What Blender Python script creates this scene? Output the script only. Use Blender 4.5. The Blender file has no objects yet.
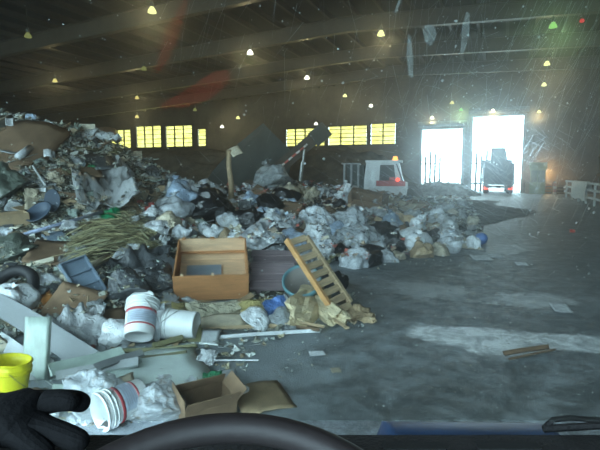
import bpy, bmesh, math, random
import numpy as np
from mathutils import Vector, Matrix, Euler, noise

random.seed(7)
rng = np.random.default_rng(7)
R_ = math.radians
scene = bpy.context.scene
COL = scene.collection

# ------------------------------------------------------------------ camera
FPX, CX, CY = 480.0, 300.0, 225.0
CAM = Vector((0, 0, 1.85))
YAW, PITCH = R_(23.1), R_(6.3)
cd = bpy.data.cameras.new('camera')
cd.sensor_width = 36.0
cd.lens = FPX / 600.0 * 36.0
cd.clip_start, cd.clip_end = 0.05, 400
cam = bpy.data.objects.new('camera', cd)
cam.location = CAM
cam.rotation_euler = (math.pi / 2 - PITCH, 0, YAW)
COL.objects.link(cam)
scene.camera = cam
# ------------------------------------------------------------------ sky, exposure
SKY_L = 10.5
w = bpy.data.worlds.new('overcast_sky')
scene.world = w
w.use_nodes = True
bg = w.node_tree.nodes['Background']
bg.inputs['Color'].default_value = (0.60, 0.86, 1.0, 1)
bg.inputs['Strength'].default_value = SKY_L
vs = scene.view_settings
vs.view_transform = 'Standard'
vs.look = 'None'
vs.gamma = 1.0
vs.use_curve_mapping = False
vs.exposure = 0.28
scene.cycles.max_bounces = 6
scene.cycles.diffuse_bounces = 3
scene.cycles.glossy_bounces = 2
scene.cycles.transparent_max_bounces = 16
scene.cycles.volume_bounces = 0

# hall dimensions (metres): X to the right, Y towards the far doors
XL, XR, YF, YB = -58.0, 7.2, -5.5, 47.5
EAVE_L, RIDGE, EAVE_R, XRIDGE = 8.6, 11.2, 10.6, -9.0
DOORS = [(-7.6, -3.75, 5.85), (-3.05, 1.35, 6.85)]          # far wall: x0, x1, height
FRONT = (-24.0, 5.2, 7.5)                                # the open front behind the truck
WINS = [(-46.6, -43.1, 4.75, 7.2), (-42.4, -38.4, 4.75, 7.5), (-37.9, -33.9, 4.75, 7.4),
        (-33.3, -32.0, 4.75, 6.9), (-22.0, -17.4, 4.5, 6.5), (-17.2, -12.9, 4.5, 6.6), (-12.7, -10.0, 4.5, 6.7)]


def portal(name, x0, x1, h, y, face):
    l = bpy.data.lights.new(name, 'AREA')
    l.shape = 'RECTANGLE'
    l.size, l.size_y = x1 - x0, h
    l.cycles.is_portal = True
    o = bpy.data.objects.new(name, l)
    o.location = ((x0 + x1) / 2, y, h / 2)
    o.rotation_euler = (math.pi / 2 * face, 0, 0)
    COL.objects.link(o)


portal('sky_opening_front', FRONT[0], FRONT[1], FRONT[2], YF, 1)
for d in DOORS:
    portal('sky_opening_back', d[0], d[1], d[2], YB + 0.3, -1)

# ------------------------------------------------------------------ projection helpers
Fv = Vector((-math.sin(YAW) * math.cos(PITCH), math.cos(YAW) * math.cos(PITCH), -math.sin(PITCH)))
Rv = Vector((math.cos(YAW), math.sin(YAW), 0))
Uv = Rv.cross(Fv)


def ray(px, py):
    return Fv + Rv * ((px - CX) / FPX) + Uv * ((CY - py) / FPX)


def at_depth(px, py, d):          # point at depth d along the optical axis
    return CAM + ray(px, py) * d


def at_y(px, py, y):              # point where the sight line meets the plane Y = y
    r = ray(px, py)
    return CAM + r * (y / r.y)


def at_z(px, py, z=0.0):
    r = ray(px, py)
    return CAM + r * ((z - CAM.z) / r.z)


def project(p):
    v = Vector(p) - CAM
    d = v.dot(Fv)
    return CX + FPX * v.dot(Rv) / d, CY - FPX * v.dot(Uv) / d, d


# ------------------------------------------------------------------ node helpers
def new_mat(name):
    m = bpy.data.materials.new(name)
    m.use_nodes = True
    nt = m.node_tree
    nt.nodes.clear()
    out = nt.nodes.new('ShaderNodeOutputMaterial')
    return m, nt, out


def nd(nt, t, **kw):
    n = nt.nodes.new(t)
    for k, v in kw.items():
        if k in n.inputs.keys():
            n.inputs[k].default_value = v
        else:
            setattr(n, k, v)
    return n


_mats = {}


def mat(name, col, rough=0.7, var=0.25, scale=6.0, bump=0.15, bscale=30.0, spec=0.4, metal=0.0, trans=0.0, col2=None, objvar=0.0, stretch=None, see=0.0):
    """Principled material with a procedural colour variation and fine relief."""
    if name in _mats:
        return _mats[name]
    m, nt, out = new_mat(name)
    L = nt.links.new
    p = nd(nt, 'ShaderNodeBsdfPrincipled')
    p.inputs['Roughness'].default_value = rough
    p.inputs['Metallic'].default_value = metal
    p.inputs['Specular IOR Level'].default_value = spec
    tc = nd(nt, 'ShaderNodeTexCoord')
    mp = nd(nt, 'ShaderNodeMapping')
    if stretch:
        mp.inputs['Scale'].default_value = stretch
    L(tc.outputs['Object'], mp.inputs['Vector'])
    nz = nd(nt, 'ShaderNodeTexNoise', Scale=scale, Detail=6.0, Roughness=0.65)
    L(mp.outputs['Vector'], nz.inputs['Vector'])
    rp = nd(nt, 'ShaderNodeValToRGB')
    c2 = col2 or tuple(c * (1 - var) for c in col)
    c1 = tuple(min(1, c * (1 + var * 0.4)) for c in col)
    rp.color_ramp.elements[0].position = 0.36
    rp.color_ramp.elements[1].position = 0.64
    rp.color_ramp.elements[0].color = (*c2, 1)
    rp.color_ramp.elements[1].color = (*c1, 1)
    L(nz.outputs['Fac'], rp.inputs['Fac'])
    csock = rp.outputs['Color']
    if objvar > 0:
        oi = nd(nt, 'ShaderNodeObjectInfo')
        hs = nd(nt, 'ShaderNodeHueSaturation')
        mr = nd(nt, 'ShaderNodeMapRange')
        mr.inputs['To Min'].default_value = 1 - objvar
        mr.inputs['To Max'].default_value = 1 + objvar
        L(oi.outputs['Random'], mr.inputs['Value'])
        L(mr.outputs['Result'], hs.inputs['Value'])
        L(csock, hs.inputs['Color'])
        csock = hs.outputs['Color']
    L(csock, p.inputs['Base Color'])
    if bump > 0:
        n2 = nd(nt, 'ShaderNodeTexNoise', Scale=bscale, Detail=4.0)
        L(mp.outputs['Vector'], n2.inputs['Vector'])
        bp = nd(nt, 'ShaderNodeBump', Strength=bump, Distance=0.05)
        L(n2.outputs['Fac'], bp.inputs['Height'])
        L(bp.outputs['Normal'], p.inputs['Normal'])
    sh = p.outputs['BSDF']
    if trans > 0:                 # thin film: lets light through diffusely
        tr = nd(nt, 'ShaderNodeBsdfTranslucent')
        L(csock, tr.inputs['Color'])
        mx = nd(nt, 'ShaderNodeMixShader', Fac=trans)
        L(sh, mx.inputs[1]); L(tr.outputs['BSDF'], mx.inputs[2])
        sh = mx.outputs['Shader']
    if see > 0:
        tp = nd(nt, 'ShaderNodeBsdfTransparent')
        mx = nd(nt, 'ShaderNodeMixShader', Fac=see)
        L(sh, mx.inputs[1]); L(tp.outputs['BSDF'], mx.inputs[2])
        sh = mx.outputs['Shader']
    L(sh, out.inputs['Surface'])
    _mats[name] = m
    return m


def emit_mat(name, col, strength):
    if name in _mats:
        return _mats[name]
    m, nt, out = new_mat(name)
    e = nd(nt, 'ShaderNodeEmission', Color=(*col, 1), Strength=strength)
    nt.links.new(e.outputs['Emission'], out.inputs['Surface'])
    m.cycles.emission_sampling = 'NONE'
    _mats[name] = m
    return m


# ------------------------------------------------------------------ object helpers
def mesh_of(name, verts, faces, material=None, smooth=False):
    me = bpy.data.meshes.new(name)
    me.from_pydata([tuple(v) for v in verts], [], faces)
    me.update()
    if material is not None:
        me.materials.append(material)
    if smooth:
        me.polygons.foreach_set('use_smooth', [True] * len(me.polygons))
    return me


def link(name, me, parent=None, loc=None, rot=None, scale=None):
    o = bpy.data.objects.new(name, me)
    COL.objects.link(o)
    if parent is not None:
        o.parent = parent
    if loc is not None:
        o.location = loc
    if rot is not None:
        o.rotation_euler = rot
    if scale is not None:
        o.scale = scale
    return o


def tag(o, label=None, cat=None, group=None, kind=None):
    if label: o['label'] = label
    if cat: o['category'] = cat
    if group: o['group'] = group
    if kind: o['kind'] = kind
    return o


def thing(name, label, cat, loc=(0, 0, 0), rot=(0, 0, 0), group=None, scale=None):
    o = link(name, None, None, loc, rot, scale)
    o.empty_display_size = 0.1
    return tag(o, label, cat, group)


class MB:
    def __init__(s):
        s.v, s.f = [], []

    def add(s, verts, faces, M=None):
        b = len(s.v)
        for p in verts:
            s.v.append(tuple(M @ Vector(p)) if M is not None else tuple(p))
        s.f += [tuple(b + i for i in f) for f in faces]
        return s

    def box(s, x0, x1, y0, y1, z0, z1, M=None):
        v = [(x0, y0, z0), (x1, y0, z0), (x1, y1, z0), (x0, y1, z0), (x0, y0, z1), (x1, y0, z1), (x1, y1, z1), (x0, y1, z1)]
        return s.add(v, [(0, 3, 2, 1), (4, 5, 6, 7), (0, 1, 5, 4), (1, 2, 6, 5), (2, 3, 7, 6), (3, 0, 4, 7)], M)

    def tube(s, a, b, r, n=8, r2=None):
        a, b = Vector(a), Vector(b)
        d = (b - a).normalized()
        u = d.orthogonal().normalized()
        w_ = d.cross(u)
        r2 = r if r2 is None else r2
        v = []
        for c, rr in ((a, r), (b, r2)):
            for i in range(n):
                t = 2 * math.pi * i / n
                v.append(c + (u * math.cos(t) + w_ * math.sin(t)) * rr)
        f = [(i, (i + 1) % n, n + (i + 1) % n, n + i) for i in range(n)]
        f += [tuple(range(n - 1, -1, -1)), tuple(range(n, 2 * n))]
        return s.add(v, f)

    def path(s, pts, r, n=6):
        pts = [Vector(p) for p in pts]
        v, f = [], []
        for i, p in enumerate(pts):
            d = (pts[min(i + 1, len(pts) - 1)] - pts[max(i - 1, 0)]).normalized()
            ref = Vector((0, 0, 1)) if abs(d.z) < 0.9 else Vector((1, 0, 0))
            u = d.cross(ref).normalized(); w_ = d.cross(u)
            rr = r[i] if isinstance(r, (list, tuple)) else r
            for k in range(n):
                t = 2 * math.pi * k / n
                v.append(p + (u * math.cos(t) + w_ * math.sin(t)) * rr)
        for i in range(len(pts) - 1):
            for k in range(n):
                f.append((i * n + k, i * n + (k + 1) % n, (i + 1) * n + (k + 1) % n, (i + 1) * n + k))
        f.append(tuple(range(n))); f.append(tuple(range(len(v) - 1, len(v) - n - 1, -1)))
        return s.add(v, f)

    def lathe(s, prof, n=24, M=None, close=False):
        v, f = [], []
        m = len(prof)
        for i in range(n):
            t = 2 * math.pi * i / n
            for r, z in prof:
                v.append((r * math.cos(t), r * math.sin(t), z))
        for i in range(n):
            j = (i + 1) % n
            for k in range(m - 1):
                f.append((i * m + k, j * m + k, j * m + k + 1, i * m + k + 1))
        return s.add(v, f, M)

    def mesh(s, name, m, smooth=False):
        return mesh_of(name, s.v, s.f, m, smooth)

    def build(s, name, m, parent=None, smooth=False, **kw):
        return link(name, s.mesh(name, m, smooth), parent, **kw)


# ================================================================== THE SETTING
M_floor = None


def floor_material():
    m, nt, out = new_mat('wet_concrete')
    L = nt.links.new
    p = nd(nt, 'ShaderNodeBsdfPrincipled')
    tc = nd(nt, 'ShaderNodeTexCoord')
    n1 = nd(nt, 'ShaderNodeTexNoise', Scale=0.35, Detail=8.0, Roughness=0.65)
    n2 = nd(nt, 'ShaderNodeTexNoise', Scale=6.0, Detail=8.0, Roughness=0.7)
    n3 = nd(nt, 'ShaderNodeTexNoise', Scale=60.0, Detail=3.0)
    n4 = nd(nt, 'ShaderNodeTexNoise', Scale=3.2, Detail=9.0, Roughness=0.75, Distortion=.6)
    for n in (n1, n2, n3, n4):
        L(tc.outputs['Object'], n.inputs['Vector'])
    r1 = nd(nt, 'ShaderNodeValToRGB')
    e = r1.color_ramp.elements
    e[0].position, e[1].position = 0.38, 0.66
    e[0].color, e[1].color = (0.20, 0.235, 0.255, 1), (0.42, 0.465, 0.495, 1)
    L(n1.outputs['Fac'], r1.inputs['Fac'])
    mx = nd(nt, 'ShaderNodeMixRGB', blend_type='OVERLAY', Fac=0.6)
    L(r1.outputs['Color'], mx.inputs[1]); L(n2.outputs['Fac'], mx.inputs[2])
    base = mx.outputs['Color']
    # spilled white plaster dust: streaks with a shape of their own

    def streak_mask(c, ang, a, b, seed, thr, gain):
        mp = nd(nt, 'ShaderNodeMapping')
        mp.vector_type = 'TEXTURE'
        mp.inputs['Location'].default_value = (c[0], c[1], 0)
        mp.inputs['Rotation'].default_value = (0, 0, ang)
        mp.inputs['Scale'].default_value = (a, b, 1)
        L(tc.outputs['Object'], mp.inputs['Vector'])
        ln = nd(nt, 'ShaderNodeVectorMath', operation='LENGTH')
        L(mp.outputs['Vector'], ln.inputs[0])
        nn = nd(nt, 'ShaderNodeTexNoise', Scale=2.2, Detail=10.0, Roughness=0.78)
        sh = nd(nt, 'ShaderNodeMapping')
        sh.inputs['Location'].default_value = (seed, seed * 2, 0)
        L(tc.outputs['Object'], sh.inputs['Vector']); L(sh.outputs['Vector'], nn.inputs['Vector'])
        su = nd(nt, 'ShaderNodeMath', operation='MULTIPLY_ADD')
        L(ln.outputs['Value'], su.inputs[0]); su.inputs[1].default_value = -0.5; L(nn.outputs['Fac'], su.inputs[2])
        mr = nd(nt, 'ShaderNodeMapRange')
        mr.inputs['From Min'].default_value = thr; mr.inputs['From Max'].default_value = thr + 0.12
        mr.inputs['To Max'].default_value = gain
        L(su.outputs['Value'], mr.inputs['Value'])
        m2 = nd(nt, 'ShaderNodeMapRange')
        m2.inputs['From Min'].default_value = 0.36; m2.inputs['From Max'].default_value = 0.56; m2.inputs['To Min'].default_value = .12
        L(n4.outputs['Fac'], m2.inputs['Value'])
        mm = nd(nt, 'ShaderNodeMath', operation='MULTIPLY')
        L(mr.outputs['Result'], mm.inputs[0]); L(m2.outputs['Result'], mm.inputs[1])
        return mm.outputs['Value']

    def blend(sock, fac, col):
        b = nd(nt, 'ShaderNodeMixRGB', blend_type='MIX')
        b.inputs[2].default_value = (*col, 1)
        L(fac, b.inputs[0]); L(sock, b.inputs[1])
        return b.outputs['Color']

    def gp(px, py):
        q = at_z(px, py); return (q.x, q.y)
    # darker lane towards the doors, and a darker patch nearer the truck
    c = gp(530, 222)
    base = blend(base, streak_mask(c, R_(90), 22.0, 4.6, 40.0, 0.0, 0.8), (0.07, 0.08, 0.085))
    c = gp(470, 400)
    base = blend(base, streak_mask(c, YAW, 2.2, 0.9, 47.0, 0.05, 0.6), (0.06, 0.07, 0.07))
    for (pc, pe, b, sd, th, g) in (((470, 336), (392, 330), 0.42, 3.0, 0.02, 1.0), ((575, 343), (505, 338), 0.36, 8.0, 0.04, 1.0),
                                   ((495, 347), (462, 352), 0.3, 4.0, 0.04, 1.0),
                                   ((530, 300), (460, 302), 0.7, 14.0, 0.17, 0.6), ((500, 250), (440, 262), 0.9, 23.0, 0.18, 0.55),
                                   ((430, 290), (360, 292), 1.2, 31.0, 0.2, 0.4)):
        c, q = gp(*pc), gp(*pe)
        a = math.hypot(q[0] - c[0], q[1] - c[1])
        base = blend(base, streak_mask(c, math.atan2(q[1] - c[1], q[0] - c[0]), a, b, sd, th, g), (0.80, 0.84, 0.86))
    L(base, p.inputs['Base Color'])
    rr = nd(nt, 'ShaderNodeMapRange')
    rr.inputs['From Min'].default_value, rr.inputs['From Max'].default_value = 0.35, 0.65
    rr.inputs['To Min'].default_value, rr.inputs['To Max'].default_value = 0.34, 0.75
    L(n2.outputs['Fac'], rr.inputs['Value']); L(rr.outputs['Result'], p.inputs['Roughness'])
    bp = nd(nt, 'ShaderNodeBump', Strength=0.35, Distance=0.03)
    ad = nd(nt, 'ShaderNodeMath', operation='ADD')
    L(n2.outputs['Fac'], ad.inputs[0]); L(n3.outputs['Fac'], ad.inputs[1])
    L(ad.outputs['Value'], bp.inputs['Height']); L(bp.outputs['Normal'], p.inputs['Normal'])
    L(p.outputs['BSDF'], out.inputs['Surface'])
    return m


def struct(name, mb, m, parent=None, smooth=False):
    o = mb.build(name, m, parent, smooth)
    if parent is None:
        o['kind'] = 'structure'
    return o


M_steel = mat('brown_steel', (0.06, 0.047, 0.032), 0.55, 0.35, 0.8, 0.1, 12)
M_beam = mat('beam_steel', (0.105, 0.085, 0.062), 0.45, 0.3, 1.2, 0.05, 20)
M_roof = mat('roof_deck', (0.032, 0.027, 0.02), 0.8, 0.35, 0.5, 0.1, 5)
M_wallc = mat('stained_concrete', (0.16, 0.135, 0.10), 0.85, 0.4, 0.6, 0.3, 9)
M_asph = mat('outdoor_concrete', (0.5, 0.5, 0.48), 0.9, 0.15, 0.5)

struct('floor', MB().box(XL, XR, YF, YB + 0.35, -0.2, 0), floor_material())
struct('ground', MB().box(-140, 120, -80, YF, -0.4, -0.02).box(-140, 120, YB + 0.35, 150, -0.4, -0.02), M_asph)


def roof_z(x):
    return EAVE_L + (RIDGE - EAVE_L) * (x - XL) / (XRIDGE - XL) if x < XRIDGE else RIDGE + (EAVE_R - RIDGE) * (x - XRIDGE) / (XR - XRIDGE)


mb = MB()
for a, b in ((XL, XRIDGE), (XRIDGE, XR)):
    za, zb = roof_z(a), roof_z(b)
    y0, y1 = YF - 0.3, YB + 0.3
    mb.add([(a, y0, za), (b, y0, zb), (b, y1, zb), (a, y1, za), (a, y0, za + .2), (b, y0, zb + .2), (b, y1, zb + .2), (a, y1, za + .2)],
           [(0, 1, 2, 3), (7, 6, 5, 4), (0, 4, 5, 1), (1, 5, 6, 2), (2, 6, 7, 3), (3, 7, 4, 0)])
ceil = struct('ceiling', mb, M_roof)
pm = MB().box(-0.09, 0.09, YF, YB, -0.3, 0).mesh('purlin', M_steel)
for i in range(40):
    x = XL + 1.0 + i * 1.62
    if x < XR - 0.3:
        o = link('purlin', pm, ceil, (x, 0, roof_z(x) + 0.01))


def wall_rects(x0, x1, z1, holes):
    """rectangles that fill a wall around its openings"""
    xs = sorted({x0, x1, *[h[0] for h in holes], *[h[1] for h in holes]})
    zs = sorted({0.0, z1, *[h[2] for h in holes], *[h[3] for h in holes]})
    for a, b in zip(xs, xs[1:]):
        run = None
        for c, d in zip(zs, zs[1:]):
            mx, mz = (a + b) / 2, (c + d) / 2
            if any(h[0] < mx < h[1] and h[2] < mz < h[3] for h in holes):
                if run: yield (a, b, *run)
                run = None
            else:
                run = (run[0] if run else c, d)
        if run: yield (a, b, *run)


mb = MB()
holes = [(d[0], d[1], 0.0, d[2]) for d in DOORS] + WINS
for a, b, c, d in wall_rects(XL, XR, 11.3, holes):
    mb.box(a, b, YB, YB + 0.3, c, d)
struct('wall_back', mb, M_wallc)
mb = MB()
for a, b, c, d in wall_rects(XL, XR, 11.3, [(FRONT[0], FRONT[1], 0.0, FRONT[2])]):
    mb.box(a, b, YF - 0.3, YF, c, d)
struct('wall_front', mb, M_wallc)
struct('wall_left', MB().box(XL - 0.3, XL, YF, YB, 0, 11), M_wallc)
mb = MB().box(XR, XR + 0.3, YF, YB, 0, 11)
wr = struct('wall_right', mb, mat('dark_siding', (0.06, 0.066, 0.068), 0.6, 0.3, 0.8))
gm = MB().box(-0.12, 0, YF, YB, -0.09, 0.09).mesh('girt', M_beam)
for z in (1.6, 3.2, 4.8, 6.4, 8.0, 9.6):
    link('girt', gm, wr, (XR, 0, z))

# roof frames: rafters of I section with columns on the right wall
n = 0
for y in (7, 14, 21, 28, 35, 42):
    mb = MB()
    for a, b in ((XL, XRIDGE), (XRIDGE, XR)):
        za, zb = roof_z(a) - 0.3, roof_z(b) - 0.3
        for dy, t0, t1 in ((0.17, 0, -0.04), (0.02, -0.04, -0.86), (0.19, -0.86, -0.9)):
            mb.add([(a, y - dy, za + t1), (b, y - dy, zb + t1), (b, y + dy, zb + t1), (a, y + dy, za + t1),
                    (a, y - dy, za + t0), (b, y - dy, zb + t0), (b, y + dy, zb + t0), (a, y + dy, za + t0)],
                   [(0, 3, 2, 1), (4, 5, 6, 7), (0, 1, 5, 4), (1, 2, 6, 5), (2, 3, 7, 6), (3, 0, 4, 7)])
    b = struct('roof_beam', mb, M_beam)
    c = MB().box(XR - 0.6, XR - 0.56, y - 0.18, y + 0.18, 0, EAVE_R - 1.2).box(XR - 0.04, XR, y - 0.18, y + 0.18, 0, EAVE_R - 1.2).box(XR - 0.56, XR - 0.04, y - 0.02, y + 0.02, 0, EAVE_R - 1.2)
    struct('column', c, M_beam)

# yellow fibreglass windows in the far wall
def glow_panel():
    m, nt, out = new_mat('yellow_fibreglass')
    L = nt.links.new
    tc = nd(nt, 'ShaderNodeTexCoord')
    nz = nd(nt, 'ShaderNodeTexNoise', Scale=1.4, Detail=5.0)
    L(tc.outputs['Object'], nz.inputs['Vector'])
    rp = nd(nt, 'ShaderNodeValToRGB')
    rp.color_ramp.elements[0].position, rp.color_ramp.elements[1].position = 0.3, 0.7
    rp.color_ramp.elements[0].color, rp.color_ramp.elements[1].color = (0.62, 0.42, 0.09, 1), (0.80, 0.62, 0.20, 1)
    L(nz.outputs['Fac'], rp.inputs['Fac'])
    tr = nd(nt, 'ShaderNodeBsdfTranslucent')
    df = nd(nt, 'ShaderNodeBsdfDiffuse')
    L(rp.outputs['Color'], tr.inputs['Color']); L(rp.outputs['Color'], df.inputs['Color'])
    mx = nd(nt, 'ShaderNodeMixShader', Fac=0.6)
    L(df.outputs['BSDF'], mx.inputs[1]); L(tr.outputs['BSDF'], mx.inputs[2])
    L(mx.outputs['Shader'], out.inputs['Surface'])
    return m


M_panel = glow_panel()
M_mull = mat('window_bars', (0.07, 0.05, 0.025), 0.6)
for i, (x0, x1, z0, z1) in enumerate(WINS):
    nc = max(1, round((x1 - x0) / 1.25))
    fr = MB()
    for a in (x0, x1 - 0.1):
        fr.box(a, a + 0.1, YB - 0.05, YB + 0.2, z0, z1)
    for a in (z0, z1 - 0.1):
        fr.box(x0 + 0.1, x1 - 0.1, YB - 0.05, YB + 0.2, a, a + 0.1)
    o = fr.build('window_%d' % (i + 1), M_mull)
    o['kind'] = 'structure'
    cw = (x1 - x0 - 0.2) / nc
    ch = (z1 - z0 - 0.2) / 2
    for c in range(nc):
        xa = x0 + 0.1 + c * cw
        if c:
            MB().box(xa - 0.05, xa + 0.05, YB - 0.03, YB + 0.15, z0 + 0.1, z1 - 0.1).build('mullion', M_mull, o)
        for r in range(2):
            za = z0 + 0.1 + r * ch
            v, f = [], []
            K = 12
            for k in range(K + 1):
                yy = YB + 0.10 + (0.045 if k % 2 else -0.02)
                v += [(xa + 0.05, yy, za + ch * k / K), (xa + cw - 0.05, yy, za + ch * k / K)]
                if k:
                    f.append((2 * k - 2, 2 * k - 1, 2 * k + 1, 2 * k))
            link('pane', mesh_of('pane', v, f, M_panel), o)
    nb = 5
    for k in range(1, nb):
        z = z0 + (z1 - z0) * k / nb
        MB().box(x0 + 0.1, x1 - 0.1, YB + 0.0, YB + 0.05, z - 0.035, z + 0.035).build('glazing_bar', M_mull, o)

# door frames of the two openings
M_frame = mat('door_steel', (0.2, 0.2, 0.2), 0.5)
for i, (x0, x1, h) in enumerate(DOORS):
    f = MB().box(x0 - 0.12, x0, YB - 0.12, YB + 0.3, 0, h + 0.12).box(x1, x1 + 0.12, YB - 0.12, YB + 0.3, 0, h + 0.12).box(x0, x1, YB - 0.12, YB + 0.3, h, h + 0.12)
    o = f.build('door_%d' % (i + 1), M_frame)
    o['kind'] = 'structure'
    MB().tube((x0 - 0.3, YB - 0.25, h + 0.5), (x1 + 0.3, YB - 0.25, h + 0.5), 0.24, 12).build('door_roll', M_frame, o)
    MB().box(x0 - 0.02, x0 + 0.1, YB - 0.25, YB - 0.12, 0, h).build('track', M_frame, o)
    MB().box(x1 - 0.1, x1 + 0.02, YB - 0.25, YB - 0.12, 0, h).build('track', M_frame, o)

# picket barriers outside the doors
M_picket = mat('dull_pickets', (0.16, 0.17, 0.18), 0.7)
for (xa, xb, lab) in ((-8.3, -6.0, 'tall picket barrier outside the lower doorway'), (-3.1, -1.3, 'tall picket barrier outside the taller doorway')):
    t = thing('picket_barrier', lab, 'barrier', ((xa + xb) / 2, YB + 1.6, 0))
    k = 0
    x = xa
    while x < xb:
        MB().box(x - 0.1 - (xa + xb) / 2, x + 0.1 - (xa + xb) / 2, -0.03, 0.03, 0, 3.9 - 0.25 * (k % 3)).build('picket', M_picket, t)
        x += 0.46; k += 1
    for z in (0.7, 2.6):
        MB().box(xa - 0.1 - (xa + xb) / 2, xb - (xa + xb) / 2, 0.03, 0.08, z, z + 0.12).build('rail', M_picket, t)

# ================================================================== HEAP SURFACE
ctrl = []


def cp(px, py, d):
    r = ray(px, py)
    fw = Vector((-math.sin(YAW), math.cos(YAW), 0))
    q = CAM + r * (d / r.dot(fw))
    ctrl.append((q.x, q.y, max(q.z, -0.05)))
    return q


PROF = {
    -320: [(400, 3.4), (330, 5.0), (280, 6.2), (230, 7.6), (180, 9.2), (140, 10.5), (100, 12.5)],
    -150: [(400, 3.5), (330, 5.1), (290, 6.2), (240, 7.8), (190, 9.4), (145, 10.9), (104, 13.0)],
    0: [(430, 3.3), (400, 3.75), (345, 4.95), (300, 6.2), (260, 7.6), (220, 8.8), (180, 10), (150, 11), (125, 12.2), (111, 13.4)],
    50: [(400, 3.75), (345, 4.95), (300, 6.3), (260, 7.6), (220, 9.0), (185, 10.3), (150, 11.8), (122, 13.9)],
    100: [(400, 3.75), (345, 4.95), (300, 6.3), (260, 7.8), (220, 9.5), (190, 11.2), (160, 12.9), (133, 14.8)],
    150: [(400, 3.8), (350, 4.95), (310, 6.1), (260, 8.0), (222, 10), (190, 12), (170, 14), (160, 15.2)],
    182: [(300, 6.6), (225, 10.3), (195, 13), (181, 15.8)],
    225: [(400, 3.85), (345, 5.1), (300, 6.8), (260, 8.7), (230, 10.5), (202, 13.5), (187, 16)],
    262: [(330, 5.5), (295, 6.9), (255, 9.2), (225, 11.4), (200, 14.2), (185, 17)],
    300: [(335, 5.4), (300, 6.75), (262, 9.3), (245, 10.5), (215, 13), (192, 17), (181, 19)],
    345: [(325, 5.75), (285, 7.8), (261, 9.9), (242, 11.3), (215, 13.5), (194, 17), (187, 19)],
    400: [(256, 10.4), (232, 12.6), (210, 16), (196, 19.5)],
    440: [(251, 11.1), (238, 12.8), (212, 17), (198, 21)],
    462: [(249, 11.4), (233, 14), (210, 20), (200, 24)],
    485: [(242, 12.6), (225, 16.5), (205, 26)],
}
for px, col in PROF.items():
    for py, d in col:
        q = cp(px, py, d)
    pd = col[-1][1]
    for dd, k in ((2.5, 0.82), (6.0, 0.35), (10.0, 0.0)):       # the far side falls away again
        r = ray(px, 172); fw = Vector((-math.sin(YAW), math.cos(YAW), 0))
        q2 = CAM + r * ((pd + dd) / r.dot(fw))
        ctrl.append((q2.x, q2.y, max(0, q.z) * k - (0.05 if k == 0 else 0)))
for (px, py) in ((300, 430), (400, 430), (330, 380), (420, 340), (500, 300), (380, 290), (420, 268), (480, 260), (520, 240), (560, 260), (600, 300),
                 (560, 215), (540, 200), (520, 195), (620, 400), (300, 400), (365, 330), (310, 365), (250, 440), (100, 445), (0, 446), (-150, 440), (-320, 440)):
    q = at_z(px, py); ctrl.append((q.x, q.y, -0.06))
for x in (-40, -30, -20, -10, 0, 6):
    ctrl.append((x, 40, -0.05)); ctrl.append((x, -3, -0.06))
C = np.array(ctrl)
Dm = np.sqrt(((C[:, None, :2] - C[None, :, :2]) ** 2).sum(-1) + 0.02)
Wt = np.linalg.solve(Dm + 0.03 * np.eye(len(C)), C[:, 2])
GX0, GX1, GY0, GY1 = -30.0, 7.0, -2.0, 34.0
GS = 0.14
gx = np.arange(GX0, GX1, GS); gy = np.arange(GY0, GY1, GS)
PX, PY = np.meshgrid(gx, gy)
HG = np.zeros_like(PX)
for i in range(len(C)):
    HG += Wt[i] * np.sqrt((PX - C[i, 0]) ** 2 + (PY - C[i, 1]) ** 2 + 0.02)
HG = np.clip(HG, -0.08, 6)


def Hnp(x, y):
    fx = np.clip((x - GX0) / GS, 0, len(gx) - 1.001); fy = np.clip((y - GY0) / GS, 0, len(gy) - 1.001)
    ix = fx.astype(int); iy = fy.astype(int)
    tx, ty = fx - ix, fy - iy
    return (HG[iy, ix] * (1 - tx) + HG[iy, ix + 1] * tx) * (1 - ty) + (HG[iy + 1, ix] * (1 - tx) + HG[iy + 1, ix + 1] * tx) * ty


def H(x, y):
    return max(0.0, float(Hnp(np.array([x]), np.array([y]))[0]))


def hits(px, py):
    """where sight lines meet the heap or the floor (vectorised march over the height field)"""
    px, py = np.asarray(px, float), np.asarray(py, float)
    d = np.array(Fv)[None] + np.array(Rv)[None] * ((px - CX) / FPX)[:, None] + np.array(Uv)[None] * ((CY - py) / FPX)[:, None]
    t = np.full(len(px), np.nan)
    prev = 2.0
    s = 2.0
    while s < 60:
        P = np.array(CAM)[None] + d * s
        below = (P[:, 2] < np.maximum(0, Hnp(P[:, 0], P[:, 1]))) & np.isnan(t)
        t[below] = s - 0.5 * (s - prev)
        prev = s
        s *= 1.006
    t = np.where(np.isnan(t), -1, t)
    return np.array(CAM)[None] + d * t[:, None], t


def hit(px, py):
    P, t = hits([px], [py])
    if t[0] < 0:
        return at_y(px, py, 20.0), 20.0
    return Vector(P[0]), float(t[0])


def normal_at(x, y, e=0.35):
    nx = (H(x - e, y) - H(x + e, y)) / (2 * e); ny = (H(x, y - e) - H(x, y + e)) / (2 * e)
    return Vector((nx, ny, 1)).normalized()


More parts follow.
